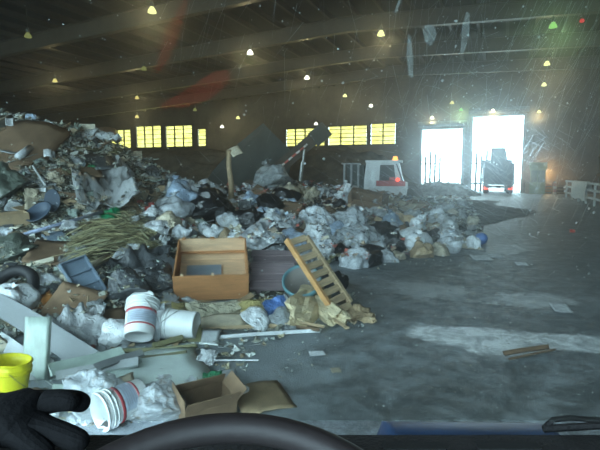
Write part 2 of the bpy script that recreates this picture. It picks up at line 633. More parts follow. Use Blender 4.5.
# heap base mesh: earth and crushed refuse
v, f = [], []
idx = -np.ones(HG.shape, int)
for j in range(HG.shape[0]):
    for i in range(HG.shape[1]):
        if HG[j, i] > 0.035:
            idx[j, i] = len(v)
            x, y = gx[i], gy[j]
            nz = noise.noise((x * 1.1, y * 1.1, 3)) * 0.10 + noise.noise((x * 3.7, y * 3.7, 9)) * 0.06
            fade = min(1.0, HG[j, i] / 0.25)
            v.append((x, y, max(0.004, HG[j, i] * 0.97 - 0.02 + nz * fade)))
for j in range(HG.shape[0] - 1):
    for i in range(HG.shape[1] - 1):
        q = (idx[j, i], idx[j, i + 1], idx[j + 1, i + 1], idx[j + 1, i])
        if min(q) >= 0:
            f.append(q)
M_heap = mat('crushed_refuse', (0.17, 0.165, 0.135), 0.9, 0.65, 2.2, 0.8, 14, 0.2)
o = link('refuse_heap', mesh_of('refuse_heap', v, f, M_heap, True))
tag(o, 'long heap of crushed grey brown refuse under the loose rubbish', 'heap', kind='stuff')

# ------------------------------------------------------------------ loose bits on the heap (stuff)
def bits_mesh(name, P, S, colors, mode_w, label, seed=1):
    g = np.random.default_rng(seed)
    V, F, Cc = [], [], []
    for p, s, c in zip(P, S, colors):
        m = g.choice(3, p=mode_w)
        A = Euler((g.uniform(-0.6, 0.6), g.uniform(-0.6, 0.6), g.uniform(0, 6.28))).to_matrix()
        b = len(V)
        if m == 0:        # chunk
            sx, sy, sz = s * g.uniform(.4, 1), s * g.uniform(.4, 1), s * g.uniform(.2, .6)
            vs_ = [(x * sx * g.uniform(.5, 1.1), y * sy * g.uniform(.5, 1.1), z * sz * g.uniform(.5, 1.1)) for z in (-.5, .5) for x, y in ((-.5, -.5), (.5, -.5), (.5, .5), (-.5, .5))]
            fs_ = [(0, 3, 2, 1), (4, 5, 6, 7), (0, 1, 5, 4), (1, 2, 6, 5), (2, 3, 7, 6), (3, 0, 4, 7)]
        elif m == 1:      # crumpled scrap
            sx, sy = s * g.uniform(.6, 1.2), s * g.uniform(.5, 1)
            vs_ = [((i - 1) * sx * .5 + g.normal(0, .08 * s), (j - 1) * sy * .5 + g.normal(0, .08 * s), g.normal(0, .17 * s)) for j in range(3) for i in range(3)]
            fs_ = [(0, 1, 4, 3), (1, 2, 5, 4), (3, 4, 7, 6), (4, 5, 8, 7)]
        else:             # stick
            L_, t_ = s * g.uniform(1.2, 2.6), s * g.uniform(.06, .16)
            vs_ = [(x * L_, y * t_, z * t_) for z in (-.5, .5) for x, y in ((-.5, -.5), (.5, -.5), (.5, .5), (-.5, .5))]
            fs_ = [(0, 3, 2, 1), (4, 5, 6, 7), (0, 1, 5, 4), (1, 2, 6, 5), (2, 3, 7, 6), (3, 0, 4, 7)]
        for q in vs_:
            r = A @ Vector(q)
            V.append((p[0] + r.x, p[1] + r.y, max(p[2] + r.z + s * 0.12, 0.003)))
            Cc.append((*c, 1))
        F += [tuple(b + i for i in q) for q in fs_]
    me = mesh_of(name, V, F, M_bits)
    ca = me.color_attributes.new('tint', 'FLOAT_COLOR', 'POINT')
    ca.data.foreach_set('color', np.array(Cc, dtype=np.float32).ravel())
    o = link(name, me)
    tag(o, label, 'debris', kind='stuff')
    return o


def bits_material():
    m, nt, out = new_mat('loose_bits')
    a = nd(nt, 'ShaderNodeVertexColor', layer_name='tint')
    p = nd(nt, 'ShaderNodeBsdfPrincipled', Roughness=0.6)
    p.inputs['Specular IOR Level'].default_value = 0.35
    nt.links.new(a.outputs['Color'], p.inputs['Base Color'])
    nt.links.new(p.outputs['BSDF'], out.inputs['Surface'])
    return m


M_bits = bits_material()
PAL_GREY = [(.30, .31, .26), (.24, .24, .19), (.40, .41, .36), (.18, .17, .12), (.29, .24, .16), (.36, .29, .19), (.08, .08, .07), (.48, .50, .46), (.24, .29, .26), (.6, .62, .58), (.16, .19, .2), (.33, .34, .28)]
PAL_BAG = [(.62, .66, .7), (.5, .54, .58), (.72, .74, .76), (.36, .27, .18), (.3, .22, .14), (.12, .12, .13), (.03, .03, .035), (.45, .46, .46), (.25, .2, .15), (.35, .42, .5), (.5, .14, .1), (.55, .5, .38)]
PAL_FRONT = [(.5, .55, .52), (.38, .42, .4), (.62, .66, .63), (.25, .25, .2), (.35, .28, .18), (.45, .4, .26), (.12, .12, .11), (.7, .72, .7)]


def in_poly(px, py, poly):
    c = np.zeros(len(px), bool)
    for (x1, y1), (x2, y2) in zip(poly, poly[1:] + poly[:1]):
        if y1 == y2: continue
        cr = ((y1 > py) != (y2 > py)) & (px < (x2 - x1) * (py - y1) / (y2 - y1) + x1)
        c ^= cr
    return c


def sample_poly(poly, n, g):
    xs = [p[0] for p in poly]; ys = [p[1] for p in poly]
    ox, oy = [], []
    while len(ox) < n:
        a = g.uniform(min(xs), max(xs), n * 2); b = g.uniform(min(ys), max(ys), n * 2)
        k = in_poly(a, b, poly)
        ox += list(a[k]); oy += list(b[k])
    return np.array(ox[:n]), np.array(oy[:n])


Z_LEFT = [(-60, 100), (0, 109), (50, 120), (100, 131), (150, 158), (182, 180), (190, 200), (165, 228), (60, 232), (-60, 232)]
Z_BAGS = [(165, 190), (190, 183), (262, 184), (300, 180), (345, 186), (400, 195), (440, 212), (466, 246), (400, 256), (350, 262), (300, 258), (250, 238), (165, 230)]
Z_LOW = [(-60, 228), (160, 226), (180, 300), (110, 305), (0, 345), (-60, 345)]
Z_FRONT = [(-60, 338), (110, 335), (345, 318), (300, 335), (255, 350), (240, 405), (150, 425), (-60, 430)]
Z_MID = [(160, 228), (250, 235), (300, 262), (355, 285), (365, 322), (250, 338), (110, 335), (110, 300)]
Z_FAR = [(400, 194), (470, 196), (485, 235), (462, 246), (430, 215)]
EXCL = [[(-10, 116), (14, 115), (52, 146), (50, 163), (22, 160), (-10, 150)], [(80, 170), (122, 170), (124, 196), (84, 196)], [(58, 282), (72, 288), (112, 262), (104, 254)], [(112, 160), (118, 155), (134, 174), (126, 180)], [(0, 204), (28, 204), (28, 230), (0, 230)], [(66, 228), (150, 226), (150, 258), (72, 262)]]
g = np.random.default_rng(3)
for (poly, n, pal, s0, s1, mw, nm, lb) in (
        (Z_LEFT, 5200, PAL_GREY, 2.0, 8.0, (.36, .42, .22), 'rubble', 'loose grey rubble and scraps covering the tall heap'),
        (Z_BAGS, 3000, PAL_BAG, 2.0, 9.0, (.2, .72, .08), 'plastic_scraps', 'loose plastic and paper scraps between the rubbish bags'),
        (Z_LOW, 2400, PAL_GREY, 2.5, 10.0, (.3, .45, .25), 'mixed_scraps', 'loose mixed scraps on the low slope under the straw'),
        (Z_FRONT, 1300, PAL_FRONT, 2.0, 10.0, (.3, .45, .25), 'broken_board_bits', 'broken board bits scattered on the floor before the truck'),
        (Z_MID, 1500, PAL_GREY, 2.0, 9.0, (.3, .45, .25), 'splinters', 'splinters and scraps around the wooden drawer'),
        (Z_FAR, 1300, PAL_BAG[:8] + PAL_GREY, 1.5, 4.5, (.3, .6, .1), 'low_scraps', 'low scatter of scraps at the far end of the heap')):
    px, py = sample_poly(poly, n, g)
    P, t = hits(px, py)
    k = (t > 0) & ~np.logical_or.reduce([in_poly(px, py, e) for e in EXCL])
    P, t = P[k], t[k]
    S = g.uniform(0, 1, len(t)) ** 2 * (s1 - s0) + s0
    cols = [tuple(np.clip(np.array(pal[g.integers(len(pal))]) * g.uniform(.65, 1.25), 0, .85)) for _ in range(len(t))]
    bits_mesh(nm, P, S * t / FPX, cols, mw, lb, seed=len(nm))
# small litter on the bare floor by the heap's edge
LIT = [(300, 345), (365, 280), (370, 262), (480, 252), (470, 268), (380, 268), (365, 330), (310, 372), (262, 385)]
px, py = sample_poly(LIT, 130, g)
P, t = hits(px, py)
bits_mesh('floor_crumbs', P, g.uniform(.8, 3.2, len(t)) * t / FPX, [PAL_FRONT[g.integers(8)] for _ in t], (.3, .6, .1), 'small crumbs and chips strewn on the bare floor', 5)
px, py = sample_poly([(330, 420), (420, 262), (600, 205), (600, 400)], 420, g)
P, t = hits(px, py)
bits_mesh('floor_grit', P, g.uniform(.6, 2.0, len(t)) * t / FPX, [PAL_FRONT[g.integers(8)] for _ in t], (.4, .6, .0), 'pale grit dotted over the driving lane', 6)

# ================================================================== TEMPLATES
def ico(sub):
    bm = bmesh.new()
    bmesh.ops.create_icosphere(bm, subdivisions=sub, radius=1.0)
    v = [x.co.copy() for x in bm.verts]
    f = [tuple(q.index for q in p.verts) for p in bm.faces]
    bm.free()
    return v, f


ICO5, ICO4, ICO3 = ico(5), ico(4), ico(3)


def ridge(p, s):
    return 1 - 2 * abs(noise.noise(p * s))


def bag_body(seed, slump=0.75, crease=1.0, base=ICO4):
    v, f = base
    o = Vector((seed * 7.3, seed * 3.1, seed))
    out = []
    for n in v:
        r = 1 + 0.42 * noise.noise(n * 1.35 + o) + crease * (0.10 * ridge(n + o, 2.2) + 0.07 * ridge(n + o * 2, 4.6) + 0.045 * ridge(n + o, 9.5))
        p = n * r
        z = p.z
        if z < -0.35: z = -0.35 + (z + 0.35) * 0.25
        k = 1 + 0.25 * max(0, -z)
        out.append(Vector((p.x * 0.5 * k, p.y * 0.5 * k, (z + 0.5) * slump * 0.62)))
    return out, f


def neck_mesh(seed):
    v, f = [], []
    N, M = 14, 5
    for k in range(M):
        t = k / (M - 1)
        r = 0.045 + 0.03 * (1 - t) if t < .4 else 0.045 + (t - .4) * 0.17
        for i in range(N):
            a = 2 * math.pi * i / N
            rr = r * (1 + (0.35 if k > 1 else .15) * math.sin(i * 2.9 + seed))
            v.append((rr * math.cos(a) + t * .04, rr * math.sin(a), t * 0.10 + 0.015 * math.sin(i * 5 + seed)))
    for k in range(M - 1):
        for i in range(N):
            f.append((k * N + i, k * N + (i + 1) % N, (k + 1) * N + (i + 1) % N, (k + 1) * N + i))
    return v, f


BAGS = []
for s in range(9):
    v, f = bag_body(s + 1, 0.75 + 0.1 * (s % 3), 1.0 + 0.25 * (s % 2))
    top = max(v, key=lambda p: p.z)
    nv, nf = neck_mesh(s)
    nm = mesh_of('tied_neck', [Vector(p) + top - Vector((0, 0, 0.03)) for p in nv], nf, M_bits, True)
    BAGS.append((mesh_of('bag_body', v, f, M_bits, True), nm))
BAGS_BIG = []
for s in range(4):
    v, f = bag_body(s + 31, 0.9, 1.25, ICO5)
    top = max(v, key=lambda p: p.z)
    nv, nf = neck_mesh(s)
    BAGS_BIG.append((mesh_of('bag_body', v, f, M_bits, True), mesh_of('tied_neck', [Vector(p) * 1.1 + top - Vector((0, 0, 0.03)) for p in nv], nf, M_bits, True)))


def sheet_mesh(seed, n=15, amp=0.16, thick=0.0, curl=0.0, name='sheet', rag=0.08, lo=2.0):
    """crumpled or bent sheet, unit size, with its own thickness and ragged rim"""
    o = Vector((seed * 5.1, seed * 2.3, seed))
    top = []
    for j in range(n):
        for i in range(n):
            x, y = i / (n - 1) - .5, j / (n - 1) - .5
            p = Vector((x, y, 0))
            e = max(abs(x), abs(y)) * 2
            xx = x * (1 + rag * noise.noise(p * 5 + o)); yy = y * (1 + rag * noise.noise(p * 5 - o))
            z = amp * (noise.noise(p * lo + o) + 0.55 * ridge(p + o, lo * 2) - .3 + 0.25 * ridge(p - o, lo * 4.5)) + curl * (x * x + .3 * y * y) * 2
            top.append((xx, yy, z))
    q = [(j * n + i, j * n + i + 1, (j + 1) * n + i + 1, (j + 1) * n + i) for j in range(n - 1) for i in range(n - 1)]
    t = max(thick, 0.004)
    m = n * n
    v = top + [(a, b, c - t) for a, b, c in top]
    f = q + [tuple(m + k for k in reversed(x)) for x in q]
    rim = [i for i in range(n)] + [j * n + n - 1 for j in range(1, n)] + [(n - 1) * n + i for i in range(n - 2, -1, -1)] + [j * n for j in range(n - 2, 0, -1)]
    for a, b in zip(rim, rim[1:] + rim[:1]):
        f.append((b, a, m + a, m + b))
    return mesh_of(name, v, f, M_bits, True)


FILMS = [sheet_mesh(s, 17, 0.20, name='film') for s in range(5)]
RAGS = [sheet_mesh(s + 20, 17, 0.24, 0.02, rag=.3, name='rag') for s in range(4)]
CARDS = [sheet_mesh(s + 40, 9, 0.035, 0.015, 0.10 * (s % 3 - 1), rag=.04, name='cardboard', lo=1.2) for s in range(4)]
BOARDS = [sheet_mesh(s + 60, 6, 0.008, 0.022, 0.0, rag=.16 * (s % 2), name='board', lo=1.0) for s in range(4)]


def plank_mesh(seed, t=0.07, wdt=0.14, n=8):
    v, f = [], []
    g_ = random.Random(seed)
    for k in range(n + 1):
        x = k / n - .5
        e = 0.03 if k in (0, n) else 0.0
        by, bz = .02 * math.sin(3 * x + seed), .02 * math.cos(4 * x + seed)
        for (a, b) in ((-1, -1), (1, -1), (1, 1), (-1, 1)):
            v.append((x + g_.uniform(-e, e), a * wdt / 2 + by, (b + 1) * t / 2 + bz))
        if k:
            for c in range(4):
                f.append(((k - 1) * 4 + c, (k - 1) * 4 + (c + 1) % 4, k * 4 + (c + 1) % 4, k * 4 + c))
    f += [(3, 2, 1, 0), (n * 4, n * 4 + 1, n * 4 + 2, n * 4 + 3)]
    return mesh_of('plank', v, f, M_bits)


PLANKS = [plank_mesh(s, 0.035 + .02 * (s % 3), 0.07 + 0.05 * (s % 4)) for s in range(6)]


def chunk_mesh(seed, amp=0.35, sq=(0.5, 0.42, 0.36), name='chunk'):
    v, f = ICO3
    o = Vector((seed * 4.1, seed, seed * 2.7))
    out = []
    for n in v:
        m = max(abs(n.x), abs(n.y), abs(n.z))
        p = n.lerp(n / m, 0.55) * (0.85 + amp * noise.noise(n * 1.7 + o) + 0.1 * noise.noise(n * 6 + o))
        out.append((p.x * sq[0], p.y * sq[1], p.z * sq[2] + sq[2] * .7))
    return mesh_of(name, out, f, M_bits)


CHUNKS = [chunk_mesh(s) for s in range(4)]
FOAMS = [chunk_mesh(s + 9, 0.5, (0.55, 0.32, 0.2), 'foam') for s in range(4)]


def bottle_meshes():
    b = MB().lathe([(0, 0), (.13, 0), (.15, .03), (.14, .25), (.15, .3), (.14, .55), (.15, .62), (.1, .8), (.05, .88), (.05, .93), (0, .93)], 14)
    c = MB().lathe([(0, 1.0), (.06, 1.0), (.065, .93), (0, .93)], 12)
    l = MB().lathe([(.145, .28), (.157, .3), (.157, .52), (.145, .54)], 14)
    return b.mesh('bottle_body', M_bits, True), c.mesh('cap', M_bits), l.mesh('wrapper', M_bits, True)


BOTTLE = bottle_meshes()


def box_meshes(sx=1.0, sy=0.7, sz=0.5, t=0.012):
    w_ = MB()
    w_.box(-sx / 2, sx / 2, -sy / 2, sy / 2, 0, t)
    w_.box(-sx / 2, sx / 2, -sy / 2, -sy / 2 + t, t, sz); w_.box(-sx / 2, sx / 2, sy / 2 - t, sy / 2, t, sz)
    w_.box(-sx / 2, -sx / 2 + t, -sy / 2 + t, sy / 2 - t, t, sz); w_.box(sx / 2 - t, sx / 2, -sy / 2 + t, sy / 2 - t, t, sz)
    walls = w_.mesh('box_walls', M_bits)
    flaps = []
    for (cx, cy, ln, dp, rz, ang) in ((0, -sy / 2, sx, sy * .48, 0, 1.9), (0, sy / 2, sx, sy * .48, math.pi, 1.2), (-sx / 2, 0, sy, sy * .45, -math.pi / 2, 1.6), (sx / 2, 0, sy, sy * .45, math.pi / 2, 2.2)):
        Mx = Matrix.Translation((cx, cy, sz)) @ Matrix.Rotation(rz, 4, 'Z') @ Matrix.Rotation(ang, 4, 'X')
        flaps.append(MB().box(-ln / 2, ln / 2, 0, dp, -t / 2, t / 2, Mx).mesh('flap', M_bits))
    return walls, flaps


BOX = [box_meshes(1, .7, .5), box_meshes(1, .55, .35), box_meshes(1, .8, .7)]

# ------------------------------------------------------------------ material families
WORDCOL = {
    'clear': (.50, .55, .59), 'white': (.72, .75, .77), 'pale blue': (.42, .53, .68), 'black': (.010, .011, .013), 'grey': (.27, .29, .30), 'dark grey': (.07, .075, .08),
    'brown': (.24, .16, .10), 'tan': (.42, .31, .19), 'beige': (.50, .44, .33), 'pale green': (.42, .51, .46), 'dark green': (.12, .14, .115), 'blue': (.10, .20, .48),
    'red': (.45, .07, .05), 'yellow': (.62, .52, .12), 'olive': (.22, .21, .11), 'pink': (.6, .38, .42), 'blue grey': (.16, .21, .27), 'cream': (.60, .56, .44), 'orange': (.5, .22, .06), 'green': (.02, .24, .10), 'sheet': (.7, .7, .7), 'slate': (.045, .065, .095), 'purple brown': (.25, .195, .205), 'light grey': (.45, .48, .49)}


def bag_film(name, stops, rough, see, trans):
    """thin crinkled plastic with its jumbled contents showing through"""
    if name in _mats:
        return _mats[name]
    m, nt, out = new_mat(name)
    L = nt.links.new
    p = nd(nt, 'ShaderNodeBsdfPrincipled', Roughness=rough)
    p.inputs['Specular IOR Level'].default_value = .75
    tc = nd(nt, 'ShaderNodeTexCoord'); oi = nd(nt, 'ShaderNodeObjectInfo')
    ad = nd(nt, 'ShaderNodeVectorMath', operation='ADD')
    mu = nd(nt, 'ShaderNodeMath', operation='MULTIPLY'); mu.inputs[1].default_value = 37.0
    L(oi.outputs['Random'], mu.inputs[0]); L(tc.outputs['Object'], ad.inputs[0]); L(mu.outputs['Value'], ad.inputs[1])
    n1 = nd(nt, 'ShaderNodeTexNoise', Scale=4.2, Detail=5.0, Roughness=.62, Distortion=1.2)
    L(ad.outputs['Vector'], n1.inputs['Vector'])
    rp = nd(nt, 'ShaderNodeValToRGB')
    el = rp.color_ramp.elements
    while len(el) < len(stops): el.new(.5)
    for e, (pos, c) in zip(el, stops):
        e.position = pos; e.color = (*c, 1)
    L(n1.outputs['Fac'], rp.inputs['Fac'])
    hs = nd(nt, 'ShaderNodeHueSaturation'); mr = nd(nt, 'ShaderNodeMapRange')
    mr.inputs['To Min'].default_value = .65; mr.inputs['To Max'].default_value = 1.2
    L(oi.outputs['Random'], mr.inputs['Value']); L(mr.outputs['Result'], hs.inputs['Value']); L(rp.outputs['Color'], hs.inputs['Color'])
    L(hs.outputs['Color'], p.inputs['Base Color'])
    n2 = nd(nt, 'ShaderNodeTexNoise', Scale=6.0, Detail=6.0, Roughness=.6, Distortion=1.5)
    n2.noise_type = 'RIDGED_MULTIFRACTAL'
    L(ad.outputs['Vector'], n2.inputs['Vector'])
    bp = nd(nt, 'ShaderNodeBump', Strength=.65, Distance=.035)
    L(n2.outputs['Fac'], bp.inputs['Height']); L(bp.outputs['Normal'], p.inputs['Normal'])
    tr = nd(nt, 'ShaderNodeBsdfTranslucent'); L(hs.outputs['Color'], tr.inputs['Color'])
    m1 = nd(nt, 'ShaderNodeMixShader', Fac=trans); L(p.outputs['BSDF'], m1.inputs[1]); L(tr.outputs['BSDF'], m1.inputs[2])
    sh = m1.outputs['Shader']
    if see > 0:
        tp = nd(nt, 'ShaderNodeBsdfTransparent'); m2 = nd(nt, 'ShaderNodeMixShader', Fac=see)
        L(sh, m2.inputs[1]); L(tp.outputs['BSDF'], m2.inputs[2]); sh = m2.outputs['Shader']
    L(sh, out.inputs['Surface'])
    _mats[name] = m
    return m


def film_mat(word, see=0.0):
    c = WORDCOL[word]
    if word == 'black':
        return mat('film black', c, 0.24, 0.3, 5, 0.7, 9, 0.6)
    k = lambda f: tuple(min(.85, x * f) for x in c)
    if word == 'clear':
        return bag_film('film clear', [(.27, (.20, .14, .09)), (.36, (.42, .37, .30)), (.43, (.56, .60, .64)), (.55, (.72, .77, .82)), (.66, (.86, .90, .93)), (.76, (.42, .50, .66))], .18, .26, .2)
    if word == 'sheet':
        return bag_film('film sheet', [(.3, (.45, .47, .46)), (.5, (.72, .75, .76)), (.7, (.85, .88, .9))], .2, .16, .2)
    if word == 'white':
        return bag_film('film white', [(.30, (.42, .42, .40)), (.42, (.66, .70, .73)), (.70, (.84, .86, .88))], .3, 0, .15)
    if word in ('light grey', 'pale blue', 'grey'):
        return bag_film('film ' + word, [(.30, k(.45)), (.45, k(.9)), (.62, k(1.25)), (.75, k(.8))], .24, 0, .12)
    return mat('film ' + word, c, 0.28, 0.35, 3, 0.6, 9, 0.5, trans=.08, objvar=.15)


def dry_mat(word, kind='card'):
    c = WORDCOL[word]
    if kind == 'wood':
        return mat('wood ' + word, c, 0.75, 0.4, 5, 0.2, 20, .25, objvar=.25, stretch=(.6, 9, 9))
    if kind == 'cloth':
        return mat('cloth ' + word, c, 0.9, 0.35, 5, 0.3, 40, .15, objvar=.2)
    if kind == 'hard':
        return mat('plastic ' + word, c, 0.42, 0.25, 4, 0.05, 20, .45, objvar=.1)
    return mat('card ' + word, c, 0.85, 0.3, 4, 0.15, 25, .2, objvar=.2)


def setmat(o, m):
    o.material_slots[0].link = 'OBJECT'
    o.material_slots[0].material = m


def place_tf(x0, y0, x1, y1, back=0.35, sink=0.1):
    """bottom-centre of a box seen in the frame -> ground point under the thing, metres per pixel"""
    p, t = hit((x0 + x1) / 2, y1 - 0.12 * (y1 - y0))
    mpp = t / FPX
    wd = (x1 - x0) * mpp
    dirv = Vector((p.x - CAM.x, p.y - CAM.y, 0)).normalized()
    q = p + dirv * wd * back * 0.5
    z = min(H(q.x, q.y), p.z + wd * 0.25)
    return Vector((q.x, q.y, z - sink * wd * .3)), mpp, math.atan2(dirv.y, dirv.x) - math.pi / 2


PLACED = []        # (px, py, size px) of everything on the heap


def note(x0, y0, x1, y1):
    PLACED.append(((x0 + x1) / 2, (y0 + y1) / 2, (x1 - x0 + y1 - y0) / 4))


def bag(box, word, label, group='rubbish bags on the heap', big=False, rz=None, name='rubbish_bag', cat='bag', neck=True, seed=None, lean=.8, sink=.12):
    note(*box)
    p, mpp, az = place_tf(*box, sink=sink)
    wd, ht = (box[2] - box[0]) * mpp, (box[3] - box[1]) * mpp
    rnd = random.Random(str(box))
    body, nk = (BAGS_BIG if big else BAGS)[(seed if seed is not None else rnd.randrange(99)) % (4 if big else 9)]
    hh = max(p_.co.z for p_ in body.vertices) if False else 0.72
    sc = (wd * 1.02, wd * rnd.uniform(.75, .95), min(ht / hh, wd * .92))
    tilt = (rnd.uniform(-lean, lean), rnd.uniform(-lean, lean), az + (rz if rz is not None else rnd.uniform(0, 6.28)))
    t = thing(name, label, cat, p, tilt, group, sc)
    m = film_mat(word)
    b = link('bag_body', body, t); setmat(b, m)
    if neck:
        k = link('tied_neck', nk, t); setmat(k, m)
    return t


def flat(box, meshes, m, name, label, cat, group=None, tilt=0.5, spin=0.0, aspect=None, lift=0.0, roll=0.0, seed=None):
    """a sheet, card or rag: lies on the heap, its far edge raised by tilt radians"""
    note(*box)
    p, t = hit((box[0] + box[2]) / 2, (box[1] + box[3]) / 2)
    mpp = t / FPX
    wd, ht = (box[2] - box[0]) * mpp, (box[3] - box[1]) * mpp
    dirv = Vector((p.x, p.y, 0)).normalized()
    az = math.atan2(dirv.y, dirv.x) - math.pi / 2
    down = math.asin(max(-1, min(1, (CAM.z - p.z) / (p - CAM).length)))
    ang = max(0.12, math.sin(down + tilt))
    dp = ht / ang if aspect is None else wd * aspect
    rnd = random.Random(str(box))
    me = meshes[(seed if seed is not None else rnd.randrange(99)) % len(meshes)]
    o = link(name, me, None, p + Vector((0, 0, 0.03)) + (CAM - p).normalized() * lift)
    o.rotation_euler = (Matrix.Rotation(az, 4, 'Z') @ Matrix.Rotation(tilt, 4, 'X') @ Matrix.Rotation(roll, 4, 'Y') @ Matrix.Rotation(spin, 4, 'Z')).to_euler()
    o.scale = (wd, dp, max(wd, dp) if meshes is not BOARDS else 1.0)
    if meshes is BOARDS: o.scale.z = max(.6, wd)
    if meshes is FILMS: o.scale.z *= .6
    setmat(o, m)
    return tag(o, label, cat, group)


def stick(pa, pb, wpx, m, name, label, cat, group=None, la=0.05, lb=0.05, round_=False, meshes=PLANKS, za=None, zb=None):
    """a long thing between two points of the heap surface, given where each end shows"""
    note(min(pa[0], pb[0]), min(pa[1], pb[1]), max(pa[0], pb[0]), max(pa[1], pb[1]))
    a, ta = hit(*pa); b, tb = hit(*pb)
    a = a + (CAM - a).normalized() * la * 1.3; b = b + (CAM - b).normalized() * lb * 1.3
    a.z = max(a.z, .02); b.z = max(b.z, .02)
    d = b - a
    Ln = d.length
    th = wpx * (ta + tb) / 2 / FPX
    c = (a + b) / 2
    if round_:
        o = MB().tube(-d / 2, d / 2, th / 2, 10).build(name, m, None, True, loc=c)
    else:
        me = meshes[random.Random(str(pa)).randrange(len(meshes))]
        o = link(name, me, None, c)
        ex = d.normalized()
        ez = (Vector((0, 0, 1)) * .6 - Fv * .8); ez = (ez - ex * ez.dot(ex)).normalized()
        ey = ez.cross(ex)
        o.rotation_euler = Matrix((ex, ey, ez)).transposed().to_euler()
        o.scale = (Ln, th / .14, th / .14)
        setmat(o, m)
    return tag(o, label, cat, group)


def carton(box, k, word, label, group='cardboard boxes', tilt=(0, 0, 0), flaps=4, name='cardboard_box', hk=1.5):
    note(*box)
    p, mpp, az = place_tf(*box)
    wd, ht = (box[2] - box[0]) * mpp, (box[3] - box[1]) * mpp
    t = thing(name, label, 'box', p, (tilt[0], tilt[1], az + tilt[2]), group, (wd * .95, wd * .95, ht * hk))
    walls, fl = BOX[k]
    m = dry_mat(word)
    o = link('box_walls', walls, t); setmat(o, m)
    for q in fl[:flaps]:
        o = link('flap', q, t); setmat(o, m)
    return t


def chunk(box, meshes, m, name, label, cat, group=None):
    note(*box)
    p, mpp, az = place_tf(*box)
    wd, ht = (box[2] - box[0]) * mpp, (box[3] - box[1]) * mpp
    rnd = random.Random(str(box))
    o = link(name, meshes[rnd.randrange(len(meshes))], None, p, (rnd.uniform(-.3, .3), rnd.uniform(-.3, .3), az + rnd.uniform(-.4, .4)), (wd, wd * .9, ht * (1.5 if meshes is CHUNKS else 2.4)))
    setmat(o, m)
    return tag(o, label, cat, group)


def bottle(box, word, label, ang=1.4, rz=0.5):
    note(*box)
    p, mpp, az = place_tf(*box)
    ln = max(box[2] - box[0], box[3] - box[1]) * mpp
    t = thing('plastic_bottle', label, 'bottle', p + Vector((0, 0, ln * .15)), (0, ang, az + rz), 'plastic bottles in the refuse', (ln, ln, ln))
    for nm, me, ww in (('bottle_body', BOTTLE[0], word), ('cap', BOTTLE[1], 'white'), ('wrapper', BOTTLE[2], 'pale blue')):
        setmat(link(nm, me, t), film_mat(word) if nm == 'bottle_body' else dry_mat(ww, 'hard'))
    return t


def attach(child, parent):
    """makes CHILD a part of PARENT where it lies"""
    for k_ in ('label', 'category', 'group'):
        if k_ in child: del child[k_]
    child.parent = parent
    child.matrix_parent_inverse = parent.matrix_basis.inverted()
    return child


# ================================================================== HAND-PLACED THINGS
W_ORANGE = mat('varnished_drawer', (0.42, 0.20, 0.085), 0.55, 0.3, 3, 0.08, 20, .35, stretch=(1, 6, 6))
W_INNER = mat('drawer_inside', (0.58, 0.40, 0.25), 0.7, 0.25, 3, 0.08, 20, .25, stretch=(1, 6, 6))

# open wooden drawer, tipped towards the truck
def drawer():
    p, t = hit(212, 302)
    mpp = t / FPX
    az = math.atan2(p.y, p.x) - math.pi / 2
    sx, sy, sz, k = 73 * mpp, 1.02, 0.42, 0.022
    o = thing('drawer', 'large open orange brown wooden drawer tipped towards the truck', 'drawer', (p.x, p.y, max(0, p.z) + 0.03))
    o.rotation_euler = (Matrix.Rotation(az - R_(2), 4, 'Z') @ Matrix.Rotation(R_(23), 4, 'X')).to_euler()
    MB().box(-sx / 2, sx / 2, 0, k, 0, sz).build('front_panel', W_ORANGE, o)
    MB().box(-sx / 2 + .02, sx / 2 - .02, sy - k, sy, 0, sz).build('back_panel', W_INNER, o)
    for s in (-1, 1):
        x0, x1 = (s * sx / 2 - k, s * sx / 2) if s > 0 else (s * sx / 2, s * sx / 2 + k)
        MB().box(x0, x1, k, sy, 0, sz - .01).build('side_panel', W_ORANGE, o)
    MB().box(-sx / 2 + k, sx / 2 - k, k, sy - k, 0.02, 0.035).build('bottom_panel', W_INNER, o)
    MB().box(-sx / 2 + k, sx / 2 - k, sy - .075, sy - k, sz * .42, sz * .47).build('inner_ledge', W_ORANGE, o)
    for s in (-.42, 0, .42):
        MB().box(s * sx - .03, s * sx + .03, sy - .05, sy + .005, sz, sz + .018).build('bracket', W_ORANGE, o)
    for s in (-.38, .02, .4):
        MB().box(s * sx - .02, s * sx + .02, .0, .05, sz, sz + .012).build('corner_block', W_INNER, o)
    b = MB().box(-.26, .26, -.13, .13, 0, .02).build('slate_panel', mat('slate_blue', (.18, .22, .26), .6, .2), None)
    b.location = o.matrix_basis @ Vector((-0.13, .66, .05)); b.rotation_euler = o.rotation_euler
    tag(b, 'blue grey flat panel lying inside the open wooden drawer', 'panel')
drawer(); note(175, 237, 250, 302)

# purple brown boards beside the drawer
def board_stack():
    p, t = hit(270, 292)
    az = math.atan2(p.y, p.x) - math.pi / 2
    o = thing('plank_deck', 'weathered purple brown deck of long planks beside the wooden drawer', 'panel', (p.x + .05, p.y, max(0, p.z) - .02))
    o.rotation_euler = (Matrix.Rotation(az - R_(3), 4, 'Z') @ Matrix.Rotation(R_(28), 4, 'X')).to_euler()
    m = dry_mat('purple brown', 'wood')
    for i in range(6):
        y = i * .15
        MB().box(-.34 - .03 * (i % 2), .32 + .04 * (i % 3), y, y + .14, .06 + .012 * (i % 3), .12 + .012 * (i % 3)).build('plank', m, o)
    for x in (-.25, .22):
        MB().box(x, x + .07, 0, .9, 0, .06).build('batten', m, o)
board_stack(); note(250, 256, 292, 297)
c0, _ = hit(252, 274); c1, _ = hit(290, 262)
mb = MB().path([c0 + Vector((0, 0, .30)), (c0 + c1) / 2 + Vector((0, .0, .42)), c1 + Vector((0, 0, .36))], .022, 8)
